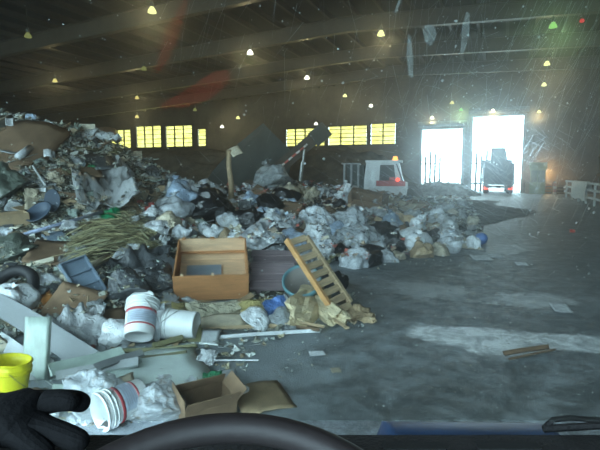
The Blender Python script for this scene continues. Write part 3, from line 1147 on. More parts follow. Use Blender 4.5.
tag(mb.build('rubber_strip', mat('black rubber', (.02, .02, .022), .6), None, True), 'dark bent rubber strip lying across the purple brown planks', 'strip')

# slatted bed frame
def slat_frame():
    p, t = hit(339, 321)
    az = math.atan2(p.y, p.x) - math.pi / 2
    mpp = t / FPX
    m = dry_mat('tan', 'wood'); mo = mat('raw_orange_rail', (.50, .27, .11), .7, .3, 5, .1, 20, .25)
    Ln, wd = 1.24, .30
    ax_x = Rv.copy(); away = Vector((-math.sin(YAW), math.cos(YAW), 0))
    up = (-.52 * ax_x + .38 * away + .74 * Vector((0, 0, 1))).normalized()       # along the rails, leaning up and left
    side = (ax_x * .8 + away * .6); side = (side - up * side.dot(up)).normalized()
    nrm = side.cross(up)
    o = thing('slatted_frame', 'tan wooden slatted frame leaning over the grey tub', 'frame', (p.x, p.y, 0.02))
    o.rotation_euler = Matrix((side, up, nrm)).transposed().to_euler()
    MB().box(-.04, .0, 0, Ln, -.03, .05).build('rail', mo, o)
    MB().box(wd, wd + .04, .12, Ln - .05, -.03, .05).build('rail', m, o)
    for i in range(9):
        y = .1 + i * (Ln - .16) / 8
        MB().box(0, wd, y - .045, y + .045, .0, .022).build('slat', m, o)
slat_frame(); note(291, 243, 342, 316)

# grey brown tub with a teal rim, lying on its side
def tub():
    p, t = hit(299, 309)
    az = math.atan2(p.y, p.x) - math.pi / 2
    o = thing('plastic_tub', 'dull grey brown tub with a teal rim lying beside the slatted frame', 'tub', (p.x, p.y + .14, .25))
    o.rotation_euler = (Matrix.Rotation(az - R_(25), 4, 'Z') @ Matrix.Rotation(R_(38), 4, 'X') @ Matrix.Rotation(.2, 4, 'Y')).to_euler()
    mg = mat('grey_tub', (.20, .18, .165), .6, .35, 3, .2, 9)
    o.scale = (.86, .86, .86)
    MB().lathe([(0, -.3), (.22, -.3), (.25, -.25), (.27, 0), (.285, .22), (.27, .22), (.25, -.2), (0, -.24)], 26).build('tub_body', mg, o, True)
    MB().lathe([(.287, .17), (.315, .18), (.315, .25), (.29, .26), (.27, .22)], 26).build('tub_rim', mat('teal_rim', (.09, .20, .23), .5), o, True)
    MB().path([(.29 * math.cos(a), .29 * math.sin(a), .16 - .15 * math.sin((a - 3.6) / 2 * math.pi)) for a in [3.6 + .2 * i for i in range(11)]], .008).build('handle', M_steel, o)
tub(); note(285, 262, 322, 312)

# buckets -------------------------------------------------------------------
M_bucket = mat('white_bucket', (.74, .77, .77), .4, .12, 3, .03, 20)
M_redb = mat('red_band', (.50, .06, .07), .5, .1)
M_label = mat('pale_label', (.42, .49, .58), .6, .3, 14, 0, 20, stretch=(1, 1, 4))
def bucket(label, base, axis, r=.15, h=.37, roll=0.0, red=True, sc=1.0, lining=False):
    """base: centre of the bucket's floor; axis: from the floor to the mouth"""
    o = thing('plastic_bucket', label, 'bucket', base, (0, 0, 0), None, (sc, sc, sc))
    zz = Vector(axis).normalized(); xx = (CAM - Vector(base)).normalized(); xx = (xx - zz * xx.dot(zz)).normalized(); yy = zz.cross(xx)
    o.rotation_euler = (Matrix((xx, yy, zz)).transposed() @ Matrix.Rotation(roll, 3, 'Z')).to_euler()
    a = r * .87
    MB().lathe([(0, .006), (a - .02, .006), (a - .016, 0), (a, 0), (a + .003, .01), (r * .985, h - .075), (r * 1.0, h), (r * .97, h), (r * .95, h - .07), (a - .008, .014), (0, .014)], 32).build('bucket_body', M_bucket, o, True)
    for k, z in enumerate((h - .09, h - .06, h - .012)):
        MB().lathe([(r * .97, z - .006), (r * 1.06, z - .004), (r * 1.06, z + .004), (r * .98, z + .006)], 32).build('rim_ring', M_bucket, o, True)
    if red:
        for z, t_ in ((h * .62, .026), (h * .23, .016)):
            q = a + (r - a) * z / h
            MB().lathe([(q + .0, z - t_ / 2), (q + .003, z - t_ / 2), (q + .0035, z + t_ / 2), (q + .0, z + t_ / 2)], 32).build('red_band', M_redb, o, True)
        v, f = [], []
        for i in range(13):
            th = -1.1 + 2.2 * i / 12
            for z in (h * .27, h * .585):
                q = a + (r - a) * z / h + .004
                v.append((q * math.cos(th), q * math.sin(th), z))
            if i: f.append((2 * i - 2, 2 * i, 2 * i + 1, 2 * i - 1))
        lb = link('paper_label', mesh_of('paper_label', v, f, M_label, True), o)
        # lines of print that are too small to read
        for j in range(5):
            z = h * (.31 + .05 * j)
            v, f = [], []
            for i in range(9):
                th = -.8 + (1.2 + .08 * (j % 3)) * i / 8
                for zz in (z, z + .006):
                    q = a + (r - a) * zz / h + .0052
                    v.append((q * math.cos(th), q * math.sin(th), zz))
                if i: f.append((2 * i - 2, 2 * i, 2 * i + 1, 2 * i - 1))
            link('print_line', mesh_of('print_line', v, f, mat('print_grey', (.22, .24, .32), .6, .1)), lb)
    hp = MB().path([((r * 1.07) * math.cos(b), (r * 1.07) * math.sin(b), h - .06 - .17 * math.sin(b)) for b in [math.pi * i / 12 for i in range(13)]], .0035)
    hp.build('wire_handle', mat('wire', (.3, .3, .3), .4, metal=1), o)
    if lining:
        v = []
        N = 24
        for k, (rr, z) in enumerate(((.9, -.12), (.96, .0), (1.12, .05), (1.25, .0), (1.35, -.06))):
            for i in range(N):
                t_ = 2 * math.pi * i / N
                q = r * rr * (1 + (.08 * k) * .5 * math.sin(i * 2.4 + k) * (k > 1))
                v.append((q * math.cos(t_), q * math.sin(t_), h + z + .012 * math.sin(i * 1.9)))
        f = [(k * N + i, k * N + (i + 1) % N, (k + 1) * N + (i + 1) % N, (k + 1) * N + i) for k in range(4) for i in range(N)]
        link('plastic_liner', mesh_of('plastic_liner', v, f, film_mat('clear'), True), o)
    return o
AWAY = Vector((-math.sin(YAW), math.cos(YAW), 0))
def pt(px, py, dz=0.0):
    p, t = hit(px, py); return p + Vector((0, 0, dz))
b = pt(139, 349); bucket('white bucket with two red bands, its round base facing the truck', b + Vector((0, 0, .13)), AWAY * .62 + Vector((0, 0, .66)) - Rv * .07, roll=.1, sc=1.14)
note(123, 304, 152, 348)
b = pt(197, 340); bucket('plain white bucket on its side with a plastic liner spilling out', b + Vector((0, 0, .17)), -Rv + AWAY * .12 + Vector((0, 0, .03)), red=False, lining=True, sc=1.1)
note(153, 309, 198, 347)
b = pt(131, 420); bucket('white bucket with a red band half hidden behind the steering wheel', b + Vector((.0, .12, .15)), -Rv * .62 - AWAY * .72 - Vector((0, 0, .05)), roll=.5, sc=.92)
note(88, 403, 140, 440)
b = pt(8, 408); o = bucket('yellow bucket at the near end of the heap', b + Vector((-.02, 0, .02)), Vector((0.1, .1, 1)), red=False, sc=1.0)
for c in o.children:
    if c.name.startswith(('bucket_body', 'rim_ring')):
        setmat(c, mat('yellow_plastic', (.72, .66, .02), .4, .15))
note(0, 377, 24, 416)
# white lid just behind the banded bucket
b = pt(137, 312); o = MB().lathe([(0, .02), (.13, .02), (.135, .028), (.155, .028), (.16, 0), (.15, 0), (.147, .02), (0, .012)], 28).build('bucket_lid', M_bucket, None, True, loc=b + Vector((0, .1, .16)), rot=(.25, .1, 0))
tag(o, 'round white lid resting behind the banded bucket', 'lid')

# dry straw --------------------------------------------------------------------
gs = random.Random(5)
mb = MB()
for i in range(1100):
    u, w_ = gs.random(), gs.gauss(0, 1)
    px = 66 + 88 * u; py = 256 - 24 * math.sin(u * 2.2) * .9 + w_ * 8 + (6 if u > .8 else 0)
    mb.add([(px, py, gs.random())], [])
P, t = hits([v[0] for v in mb.v], [v[1] for v in mb.v])
st = MB(); SC = []
for q, tt, s_ in zip(P, t, mb.v):
    if tt < 0: continue
    ln = gs.uniform(.3, .75)
    u = (s_[0] - 66) / 88
    a = gs.gauss(.55 - 1.0 * u, .28)
    d = Rv * math.cos(a) + Vector((0, 0, 1)) * math.sin(a) * .7 + AWAY * (math.sin(a) * .7 + gs.gauss(0, .15))
    d.normalize()
    c = Vector(q) + Vector((0, 0, .05 + .16 * s_[2] * (1 - abs(2 * u - 1) * .6)))
    bend = Vector((0, 0, -gs.uniform(.02, .1)))
    r = gs.uniform(.004, .010)
    st.path([c - d * ln / 2 + bend, c, c + d * ln / 2 + bend], r, 3)
    cc = gs.choice(((.40, .36, .20), (.27, .24, .13), (.17, .15, .08), (.08, .07, .04), (.30, .30, .19)))
    SC += [(*cc, 1)] * 9
o = st.build('dry_straw', M_bits)
ca = o.data.color_attributes.new('tint', 'FLOAT_COLOR', 'POINT'); ca.data.foreach_set('color', np.array(SC, dtype=np.float32).ravel())
tag(o, 'sheaf of dry yellow brown straw spread over the low slope', 'straw', kind='stuff')
note(66, 224, 152, 262)

# wooden post standing in the bags
a, ta = hit(231, 204)
top = at_depth(229, 150, (a - CAM).dot(Fv))
mb = MB().path([a - Vector((0, 0, .2)), a.lerp(top, .35) + Rv * .03, a.lerp(top, .7) - Rv * .02, top], [.085, .08, .072, .07], 9)
tag(mb.build('wooden_post', dry_mat('tan', 'wood'), None, True), 'upright tan wooden post standing among the rubbish bags', 'post')
note(227, 150, 235, 206)

# grey moulded tray
def tray():
    p, t = hit(94, 296)
    az = math.atan2(p.y, p.x) - math.pi / 2
    o = thing('moulded_tray', 'grey moulded plastic tray standing on edge below the straw', 'tray', (p.x, p.y, p.z - .02))
    o.rotation_euler = (Matrix.Rotation(az + R_(20), 4, 'Z') @ Matrix.Rotation(R_(52), 4, 'X') @ Matrix.Rotation(R_(14), 4, 'Z')).to_euler()
    m = dry_mat('blue grey', 'hard')
    MB().box(-.17, .17, 0, .60, 0, .012).build('tray_base', m, o)
    for x0, x1, y0, y1 in ((-.19, -.17, 0, .6), (.17, .19, 0, .6), (-.19, .19, -.02, 0), (-.19, .19, .6, .62)):
        MB().box(x0, x1, y0, y1, 0, .07).build('tray_side', m, o)
    for y in (.2, .4):
        MB().box(-.17, .17, y - .01, y + .01, .012, .05).build('divider', m, o)
tray(); note(80, 266, 112, 312)

G_CARD = 'cardboard in the refuse'; G_BAG = 'rubbish bags on the heap'; G_WOOD = 'broken boards and planks'; G_FILM = 'loose plastic film'
# --- tall left heap
flat((-6, 118, 52, 166), CARDS, dry_mat('brown'), 'cardboard_sheet', 'very large brown cardboard sheet lying on the tall heap', 'cardboard', G_CARD, 0.5, -.35, seed=0, lift=.18)
big_card = bpy.data.objects['cardboard_sheet']
for q_ in ((5, 130), (25, 135), (40, 150), (15, 145)): note(q_[0] - 14, q_[1] - 10, q_[0] + 14, q_[1] + 10)
attach(flat((6, 120, 13, 127), CARDS, dry_mat('white'), 'paper_sticker', 'small white sticker at the top of the very large cardboard sheet', 'sticker', None, .5, lift=.34), big_card)
attach(flat((44, 150, 51, 157), CARDS, dry_mat('white'), 'paper_sticker', 'small white sticker at the lower corner of the very large cardboard sheet', 'sticker', None, .5, lift=.30), big_card)
stick((18, 157), (30, 148), 7, film_mat('white'), 'paper_roll', 'white paper roll on the lower edge of the large cardboard sheet', 'roll', None, .22, .22, True)
stick((63, 129), (70, 123), 2.5, dry_mat('cream', 'wood'), 'wooden_stick', 'short cream stick poking out near the top of the tall heap', 'stick', None, .05, .3)
carton((76, 120, 95, 132), 1, 'cream', 'pale cream box on the crest of the tall heap', flaps=0)
flat((95, 126, 118, 137), CARDS, dry_mat('brown'), 'cardboard_sheet', 'brown cardboard piece beside the pale box on the crest', 'cardboard', G_CARD, .4)
chunk((27, 113, 36, 121), BAGS and FOAMS, film_mat('pale blue'), 'plastic_scrap', 'purple blue plastic scrap near the top of the tall heap', 'scrap')
stick((115, 158), (131, 176), 8, dry_mat('light grey', 'hard'), 'plastic_pipe', 'thick light grey pipe sloping down the tall heap', 'pipe', None, .34, .34, True)
stick((33, 166), (45, 185), 2.2, dry_mat('white', 'hard'), 'plastic_rod', 'thin white rod below the very large cardboard sheet', 'rod', None, .25, .25, True)
bag((-8, 164, 31, 200), 'dark green', 'bulging dark green bag at the left edge below the cardboard sheet', big=True, neck=False)
carton((36, 184, 46, 195), 1, 'white', 'small white box below the thin white rod', flaps=0)
flat((27, 190, 54, 217), CARDS, dry_mat('beige'), 'cardboard_sheet', 'beige cardboard sheet beside the dark slate basin', 'cardboard', G_CARD, .5)
flat((76, 164, 128, 202), FILMS, film_mat('sheet'), 'plastic_sheet', 'crumpled clear plastic sheet on the tall heap', 'plastic sheet', G_FILM, .25, .1, lift=.35)
note(78, 166, 126, 200); note(84, 170, 120, 196)
flat((66, 163, 99, 177), CARDS, dry_mat('brown'), 'cardboard_sheet', 'long brown cardboard strip above the clear plastic sheet', 'cardboard', G_CARD, .35, .15, lift=.06)
chunk((88, 164, 96, 171), FOAMS, film_mat('green'), 'plastic_scrap', 'small green plastic scrap on the long cardboard strip', 'scrap')
flat((68, 155, 112, 170), BOARDS, dry_mat('dark grey', 'hard'), 'flat_panel', 'dark grey flat panel on the middle of the tall heap', 'panel', None, .4, .1, lift=.08)
flat((112, 198, 138, 215), CARDS, dry_mat('tan'), 'cardboard_sheet', 'tan cardboard flap above the green plastic wrap', 'cardboard', G_CARD, .45, .2, lift=.08)
flat((123, 188, 146, 205), CARDS, dry_mat('beige'), 'cardboard_sheet', 'pale pinkish cardboard below the clear plastic sheet', 'cardboard', G_CARD, .4, -.2, lift=.08)
chunk((138, 199, 144, 206), FOAMS, film_mat('red'), 'plastic_scrap', 'bright red scrap beside the white bag with red print', 'scrap')
# basin
p, t = hit(42, 222)
o = MB().lathe([(0, 0), (.16, 0), (.20, .02), (.29, .13), (.31, .13), (.31, .145), (.28, .145), (.19, .035), (0, .015)], 26).build('plastic_basin', dry_mat('slate', 'hard'), None, True, loc=p + Vector((0, 0, .12)))
o.rotation_euler = (R_(40), R_(-15), .4)
q, t = hit(53, 214)
o3 = MB().lathe([(0, 0), (.22, 0), (.23, .012), (.22, .025), (0, .025)], 26, Matrix.Diagonal((.62, 1, 1, 1))).build('round_lid', dry_mat('slate', 'hard'), None, False, loc=q + Vector((0, 0, .26)), rot=(R_(72), 0, R_(45)))
tag(o3, 'dark slate oval lid standing behind the slate basin', 'lid')
o.scale = (.82, .82, .82)
tag(o, 'round dark slate basin tipped up beside the tan box', 'basin'); note(25, 195, 60, 226)
carton((-6, 205, 27, 231), 1, 'tan', 'closed tan cardboard box at the left edge of the heap', flaps=0, tilt=(.1, -.05, .25))
# --- low slope
stick((-6, 243), (102, 212), 3.4, mat('blue_white_pole', (.42, .48, .66), .4, .3, 1.2), 'long_pole', 'long pale blue pole lying across the slope above the straw', 'pole', None, .5, .42, True)
chunk((62, 220, 78, 236), FOAMS, film_mat('white'), 'paper_wad', 'crumpled white wad below the long blue pole', 'paper')
chunk((48, 230, 57, 237), FOAMS, film_mat('white'), 'paper_wad', 'smaller white wad beside the crumpled one below the pole', 'paper')
flat((48, 233, 70, 250), BOARDS, dry_mat('blue grey', 'hard'), 'flat_panel', 'small blue grey slab left of the straw', 'panel', None, .4, .3, lift=.06)
flat((32, 244, 74, 266), CARDS, dry_mat('brown'), 'door_mat', 'reddish brown mat beside the foot of the straw', 'mat', None, .3, -.25, lift=.08, seed=2)
bag((-6, 244, 32, 264), 'dark green', 'low dark green bag under the long blue pole', neck=False)
stick((17, 262), (50, 260), 2.2, dry_mat('light grey', 'hard'), 'plastic_rod', 'thin pale rod lying level below the brown mat', 'rod', None, .1, .1, True)
flat((97, 213, 121, 227), RAGS, film_mat('green'), 'plastic_wrap', 'crumpled green plastic wrap at the top of the straw', 'plastic wrap', None, .4, .2, lift=.14)
stick((67, 279), (108, 257), 6.5, dry_mat('cream', 'hard'), 'plastic_pipe', 'cream coloured pipe on the slope below the straw', 'pipe', None, .34, .34, True)
chunk((60, 273, 78, 288), FOAMS, dry_mat('cream'), 'foam_lump', 'cream lump at the lower end of the cream pipe', 'foam')
bag((108, 270, 152, 308), 'dark grey', 'dark grey bag between the grey tray and the dark tarpaulin', big=True, neck=False, seed=1)
bag((140, 262, 180, 302), 'dark grey', 'large dark grey bag touching the left side of the drawer', big=True, neck=False, seed=2)
flat((112, 254, 178, 290), RAGS, film_mat('dark grey'), 'tarpaulin', 'crumpled dark grey tarpaulin behind the dark bags by the drawer', 'tarpaulin', None, .4, .3, lift=.12)
flat((120, 276, 172, 306), RAGS, film_mat('dark grey'), 'tarpaulin', 'crumpled dark tarpaulin piece over the front of the dark bags', 'tarpaulin', None, .7, -.4, lift=.22)
p, t = hit(14, 296)
v = MB()
v.lathe([(.26 + .075 * math.cos(a), .085 * math.sin(a)) for a in [2 * math.pi * i / 12 for i in range(13)]], 30)
o = v.build('tyre', mat('black rubber', (.02, .02, .022), .6), None, True, loc=p + Vector((0, 0, .12)), rot=(R_(48), .1, .3))
tag(o, 'black rubber tyre half buried at the left edge', 'tyre'); note(-5, 266, 38, 306)
bag((-6, 278, 33, 316), 'white', 'white bag lying inside the black tyre')
bag((38, 262, 62, 292), 'clear', 'clear bag between the tyre and the cream pipe')
chunk((50, 284, 59, 293), FOAMS, film_mat('pink'), 'plastic_scrap', 'pink red scrap below the clear bag by the tyre', 'scrap')
flat((50, 288, 98, 327), CARDS, dry_mat('brown'), 'cardboard_sheet', 'stiff brown cardboard panel leaning below the grey tray', 'cardboard', G_CARD, .6, -.5, lift=.1, seed=1)
flat((24, 298, 52, 313), RAGS, dry_mat('orange', 'cloth'), 'cloth_rag', 'orange brown rag beside the white bag by the tyre', 'rag', None, .4, .3, lift=.06)
# --- front band
flat((70, 313, 128, 331), BOARDS, dry_mat('brown', 'wood'), 'wood_sheet', 'flat brown wood panel behind the crumpled white plastic sheet', 'panel', G_WOOD, .3, .05, lift=.06)
flat((48, 314, 106, 350), RAGS, film_mat('white'), 'plastic_sheet', 'crumpled white plastic sheet left of the banded bucket', 'plastic sheet', G_FILM, .25, .1, lift=.12)
bag((98, 320, 132, 347), 'white', 'white bag touching the left side of the banded bucket', neck=False)
chunk((103, 337, 110, 350), FOAMS, film_mat('blue'), 'plastic_scrap', 'small bright blue scrap in front of the white bag', 'scrap')
chunk((87, 344, 95, 352), FOAMS, film_mat('red'), 'plastic_scrap', 'small red scrap in front of the crumpled white plastic sheet', 'scrap')
mbd = dry_mat('pale green', 'hard')
stick((-8, 304), (94, 364), 17, dry_mat('grey', 'hard'), 'plaster_board', 'long grey board passing behind the upright board', 'board', G_WOOD, .14, .08)
stick((-2, 340), (50, 374), 9, dry_mat('light grey', 'hard'), 'plaster_board', 'grey board end pointing at the upright board', 'board', G_WOOD, .05, .06)
# upright board
p, t = hit(38, 380); d = (p - CAM).dot(Fv); q = at_depth(35, 317, d + .05); wd = 26 * d / FPX
o = link('upright_board', BOARDS[0], None, (p + q) / 2)
ex = Rv.copy(); ey = (q - p).normalized(); ez = ex.cross(ey)
o.rotation_euler = Matrix((ex, ey, ez)).transposed().to_euler(); o.scale = (wd, (q - p).length, 1); setmat(o, mbd)
tag(o, 'pale green grey board standing upright at the front', 'board', G_WOOD); note(23, 317, 50, 380)
for i, (a, b, w_, lab, c) in enumerate((
        ((50, 372), (122, 352), 8, 'topmost pale board of the flat stack below the banded bucket', 'pale green'),
        ((58, 378), (138, 362), 7, 'second pale board down in the flat stack', 'light grey'),
        ((92, 376), (140, 359), 6, 'narrow pale board at the right of the flat stack', 'pale green'),
        ((20, 378), (70, 368), 8, 'pale board across the foot of the upright board', 'light grey'),
        ((52, 388), (135, 388), 8, 'lowest pale board of the flat stack', 'pale green'),
        ((95, 370), (142, 353), 6, 'grey board poking out above the flat stack', 'grey'),
        ((120, 352), (196, 346), 7, 'long dark splintered board under the two white buckets', 'olive'),
        ((140, 358), (186, 352), 5, 'short splintered lath below the dark board', 'olive'),
        ((190, 360), (258, 361), 3, 'thin white stick on the floor pointing right', 'white'),
        ((196, 330), (290, 326), 4, 'long thin tan lath along the front edge of the heap', 'tan'),
        ((212, 338), (322, 331), 4, 'pale thin lath lying on the floor below the tan one', 'white'),
        ((152, 346), (182, 339), 6, 'olive wood scrap under the plain white bucket', 'olive'))):
    stick(a, b, w_, dry_mat(c, 'wood' if c in ('olive', 'tan') else 'hard'), 'lath' if w_ < 5 else 'board', lab, 'board', G_WOOD, (.26, .22, .18, .06, .10, .30)[i] if i < 6 else .12 if i in (6, 7, 11) else .05, (.26, .22, .18, .06, .10, .30)[i] if i < 6 else .12 if i in (6, 7, 11) else .05)
flat((174, 330, 203, 347), CARDS, dry_mat('olive'), 'cardboard_sheet', 'small olive card leaning on the plain white bucket', 'cardboard', G_CARD, .7, .2, lift=.05)
flat((100, 352, 206, 400), BOARDS, mat('pale_film_board', (.70, .80, .77), .5, .2, 3, .05, 20), 'plaster_sheet', 'large thin pale green sheet flat on the floor', 'sheet', None, .06, .15, lift=.03, seed=1)
bag((56, 368, 112, 418), 'clear', 'big clear bag in front of the upright board', big=True, seed=3, neck=False)
bag((136, 384, 182, 430), 'clear', 'clear bag between the red banded low bucket and the brown box', big=True, seed=0)
carton((176, 380, 233, 424), 0, 'brown', 'opened brown cardboard box just beyond the steering wheel', tilt=(0.15, 0, .35), hk=.95)
flat((203, 376, 222, 386), FILMS, film_mat('green'), 'plastic_scrap', 'small bright green scrap on the opened brown box', 'scrap', None, .3, lift=.2)
chunk((229, 383, 246, 402), FOAMS, film_mat('white'), 'paper_wad', 'crumpled white wad right of the opened brown box', 'paper')
flat((236, 384, 288, 412), CARDS, dry_mat('tan'), 'cardboard_sheet', 'tan cardboard flat on the floor right of the box', 'cardboard', G_CARD, .05, .3, lift=.01)
# flattened carton with print
flat((200, 316, 245, 334), CARDS, dry_mat('beige'), 'flattened_carton', 'flattened beige carton with faint print below the drawer', 'cardboard', G_CARD, .45, .08, lift=.08)
for (bx, lab, c) in (((158, 302, 190, 316), 'yellow foam lump under the left corner of the drawer', 'yellow'), ((186, 302, 216, 318), 'dirty cream foam lump under the drawer', 'cream'),
                     ((212, 300, 245, 319), 'cream foam lump under the right corner of the drawer', 'cream'), ((240, 298, 277, 320), 'ragged yellow tan foam lump below the purple brown planks', 'yellow')):
    chunk(bx, FOAMS, mat('foam ' + c, (.36, .30, .13) if c == 'yellow' else (.38, .35, .26), .95, .35, 5, .7, 14, .1), 'foam_lump', lab, 'foam', 'foam lumps')
mf = mat('foam tan', (.62, .52, .34), .95, .25, 5, .6, 14, .1)
stick((290, 326), (318, 296), 7, mf, 'foam_slab', 'tan foam slab bent upwards against the grey tub', 'foam', 'foam lumps', .10, .16, meshes=FOAMS)
stick((312, 297), (342, 326), 5.5, mf, 'foam_slab', 'tan foam slab sloping down in front of the slatted frame', 'foam', 'foam lumps', .20, .10, meshes=FOAMS)
chunk((286, 310, 312, 328), FOAMS, mf, 'foam_lump', 'tan foam lump at the foot of the grey tub', 'foam', 'foam lumps')
flat((340, 312, 372, 324), RAGS, dry_mat('tan', 'cloth'), 'cloth_rag', 'flat tan rag on the floor right of the slatted frame', 'rag', None, .1, .1, lift=.02)
flat((266, 301, 290, 320), FILMS, film_mat('blue'), 'plastic_sheet', 'bright blue plastic sheet left of the grey tub', 'plastic sheet', G_FILM, .5, .4, lift=.34)
bag((238, 312, 272, 328), 'white', 'flat white bag below the yellow tan foam', neck=False)
bag((268, 314, 294, 328), 'grey', 'grey bag below the bright blue plastic sheet', neck=False)
bag((330, 276, 355, 292), 'black', 'small black bag behind the slatted frame')
bag((342, 254, 369, 268), 'clear', 'low clear bag on the floor right of the slatted frame', neck=False)
bag((296, 300, 316, 314), 'dark grey', 'dark grey scrap bag under the slatted frame', neck=False)
# --- the bags
for bx, w_, lab, big in (
        ((190, 200, 233, 227), 'black', 'shiny black bag lying below the wooden post', True),
        ((231, 210, 260, 233), 'black', 'round black bag right of the shiny black one', True),
        ((259, 195, 283, 215), 'black', 'black bag behind the large clear bags', False),
        ((166, 190, 198, 212), 'pale blue', 'pale blue bag left of the wooden post', False),
        ((194, 186, 230, 208), 'clear', 'rounded clear bag behind the shiny black bag', True),
        ((142, 198, 160, 224), 'white', 'white bag with red print at the foot of the tall heap', False),
        ((160, 202, 193, 224), 'clear', 'clear bag below the pale blue bag', False),
        ((168, 219, 188, 229), 'white', 'white paper roll like bag above the drawer', False),
        ((256, 210, 280, 232), 'white', 'plump white bag right of the round black bag', False),
        ((276, 206, 304, 238), 'clear', 'tall clear bag beside the plump white bag', True),
        ((300, 194, 332, 236), 'clear', 'largest clear bag in the middle of the bag pile', True),
        ((328, 197, 356, 234), 'clear', 'big clear bag left of the folded brown cardboard', True),
        ((330, 222, 362, 258), 'clear', 'big clear bag at the front of the pile by the floor', True),
        ((352, 217, 384, 254), 'clear', 'big clear bag under the folded brown cardboard', True),
        ((300, 228, 334, 258), 'white', 'white bag at the front of the pile beside the slatted frame', True),
        ((270, 232, 304, 258), 'pale blue', 'pale blue bag behind the slatted frame', False),
        ((238, 230, 278, 256), 'clear', 'long clear bag right of the drawer', True),
        ((382, 214, 402, 232), 'blue grey', 'blue grey bag beside the crumpled brown paper', False),
        ((376, 228, 402, 254), 'black', 'dark bag at the front right of the pile', False),
        ((398, 228, 428, 252), 'white', 'white bag left of the small black bag on the floor', False),
        ((404, 212, 424, 234), 'white', 'white bag behind the crumpled brown paper', False),
        ((424, 232, 450, 248), 'black', 'small black bag at the far right end of the pile', False),
        ((438, 228, 466, 250), 'clear', 'clear bag at the far right tip of the pile', False),
        ((338, 187, 353, 198), 'white', 'white bag with blue print on the crest of the pile', False),
        ((252, 172, 263, 183), 'blue', 'blue bag on the crest near the tipped dump body', False),
        ((256, 172, 292, 192), 'light grey', 'wide pale bag on the crest below the tipped dump body', True),
        ((464, 236, 478, 249), 'white', 'bright white bag on the floor beyond the pile tip', False)):
    o = bag(bx, w_, lab, G_BAG, big)
    if 'print' in lab: PRINTED = dict(globals().get('PRINTED', {}), **{lab[15:19].strip(): o})
# printed marks on two of the bags: parts of those bags
attach(flat((344, 189, 349, 196), CARDS, film_mat('blue'), 'printed_mark', '', '', None, .9, lift=.3), PRINTED['blue'])
for q_ in ((145, 208, 150, 213), (149, 204, 154, 208)):
    attach(flat(q_, CARDS, film_mat('red'), 'printed_mark', '', '', None, .8, lift=.35), PRINTED['red'])
o = link('blue_ball', mesh_of('blue_ball', [(v_ * .16) for v_ in ICO3[0]], ICO3[1], dry_mat('blue', 'hard'), True), None, pt(481, 244, .14))
tag(o, 'blue ball on the floor beside the bright white bag', 'ball'); note(478, 237, 486, 246)
carton((346, 192, 380, 216), 1, 'brown', 'folded brown cardboard box in the middle of the bag pile', tilt=(.75, .2, .3), flaps=2, hk=1.2).location.z += .22
flat((370, 199, 388, 214), CARDS, dry_mat('brown'), 'cardboard_sheet', 'small brown card right of the folded brown box', 'cardboard', G_CARD, .6, .4, lift=.15)
chunk((393, 211, 412, 231), FOAMS, dry_mat('tan'), 'brown_paper', 'crumpled brown paper right of the blue grey bag', 'paper')
flat((270, 202, 300, 222), CARDS, dry_mat('brown'), 'cardboard_sheet', 'brown cardboard between the black and the clear bags', 'cardboard', G_CARD, .7, -.3, lift=.2)
flat((252, 233, 290, 250), RAGS, dry_mat('brown', 'cloth'), 'cloth_rag', 'rust brown rag behind the purple brown planks', 'rag', None, .4, .2, lift=.15)
carton((244, 191, 254, 201), 1, 'red', 'small red and white packet right of the wooden post', flaps=0)
flat((233, 144, 245, 157), CARDS, dry_mat('beige'), 'cardboard_scrap', 'beige cardboard scrap hanging at the top of the wooden post', 'cardboard', None, .9, .5)
_o = bpy.data.objects['cardboard_scrap']; _o.location = top + Rv * .18 + Vector((0, 0, -.02)); _o.scale = (.32, .32, .4)
# litter on the open floor
for bx, w_, lab, kind in (((551, 305, 570, 315), 'white', 'lone white paper on the open floor', 'f'), ((470, 256, 492, 262), 'white', 'pale flat scrap on the floor beyond the pile tip', 'f'),
                          ((488, 254, 503, 259), 'white', 'narrow pale scrap beside the pale flat one', 'f'), ((515, 263, 528, 267), 'white', 'short white strip in the middle of the lane', 'f'),
                          ((308, 353, 326, 359), 'white', 'small white strip on the bare floor before the slatted frame', 'f'), ((330, 370, 342, 376), 'beige', 'tiny beige chip on the bare floor nearer the hood', 'f')):
    q_ = flat(bx, CARDS, dry_mat(w_), 'paper_scrap', lab, 'paper', 'papers on the open floor', .02, .2, lift=-.02)
    q_.scale.z *= .25; q_.scale.x *= .85; q_.scale.y *= .8
for i, (a, b) in enumerate((((503, 356), (548, 348)), ((508, 360), (556, 351)))):
    stick(a, b, 3.5, dry_mat('brown', 'wood'), 'wood_strip', ('upper' if i == 0 else 'lower') + ' red brown wood strip flat on the floor near the hood', 'wood', G_WOOD, .01, .01)
chunk((570, 229, 575, 233), FOAMS, film_mat('red'), 'plastic_scrap', 'tiny red scrap far down the lane', 'scrap')

# ================================================================== MORE SINGLE THINGS ALL OVER THE HEAP
LAND = [('the wooden drawer', 212, 270), ('the slatted frame', 318, 280), ('the wooden post', 231, 180), ('the dry straw', 110, 242), ('the very large cardboard sheet', 24, 142),
        ('the shiny black bag', 211, 214), ('the banded bucket', 138, 326), ('the white utility truck', 388, 190), ('the tan cardboard box', 10, 217), ('the long blue pole', 52, 226),
        ('the clear plastic sheet', 102, 183), ('the purple brown planks', 272, 276), ('the pale blue bag', 182, 200), ('the largest clear bag', 316, 215), ('the folded brown box', 364, 207),
        ('the small black floor bag', 437, 240), ('the dark tarpaulin', 145, 282), ('the black tyre', 16, 286), ('the grey tray', 95, 290), ('the upright board', 36, 350),
        ('the pale crest box', 86, 126), ('the dark slate basin', 42, 210), ('the tipped dump body', 262, 170), ('the opened brown box', 204, 398), ('the plump white bag', 268, 220),
        ('the cream pipe', 88, 270), ('the light grey pipe', 122, 167), ('the black bag behind the clear bags', 271, 205), ('the yellow bucket', 12, 396)]
PEND = []      # (object, base label, px, py)


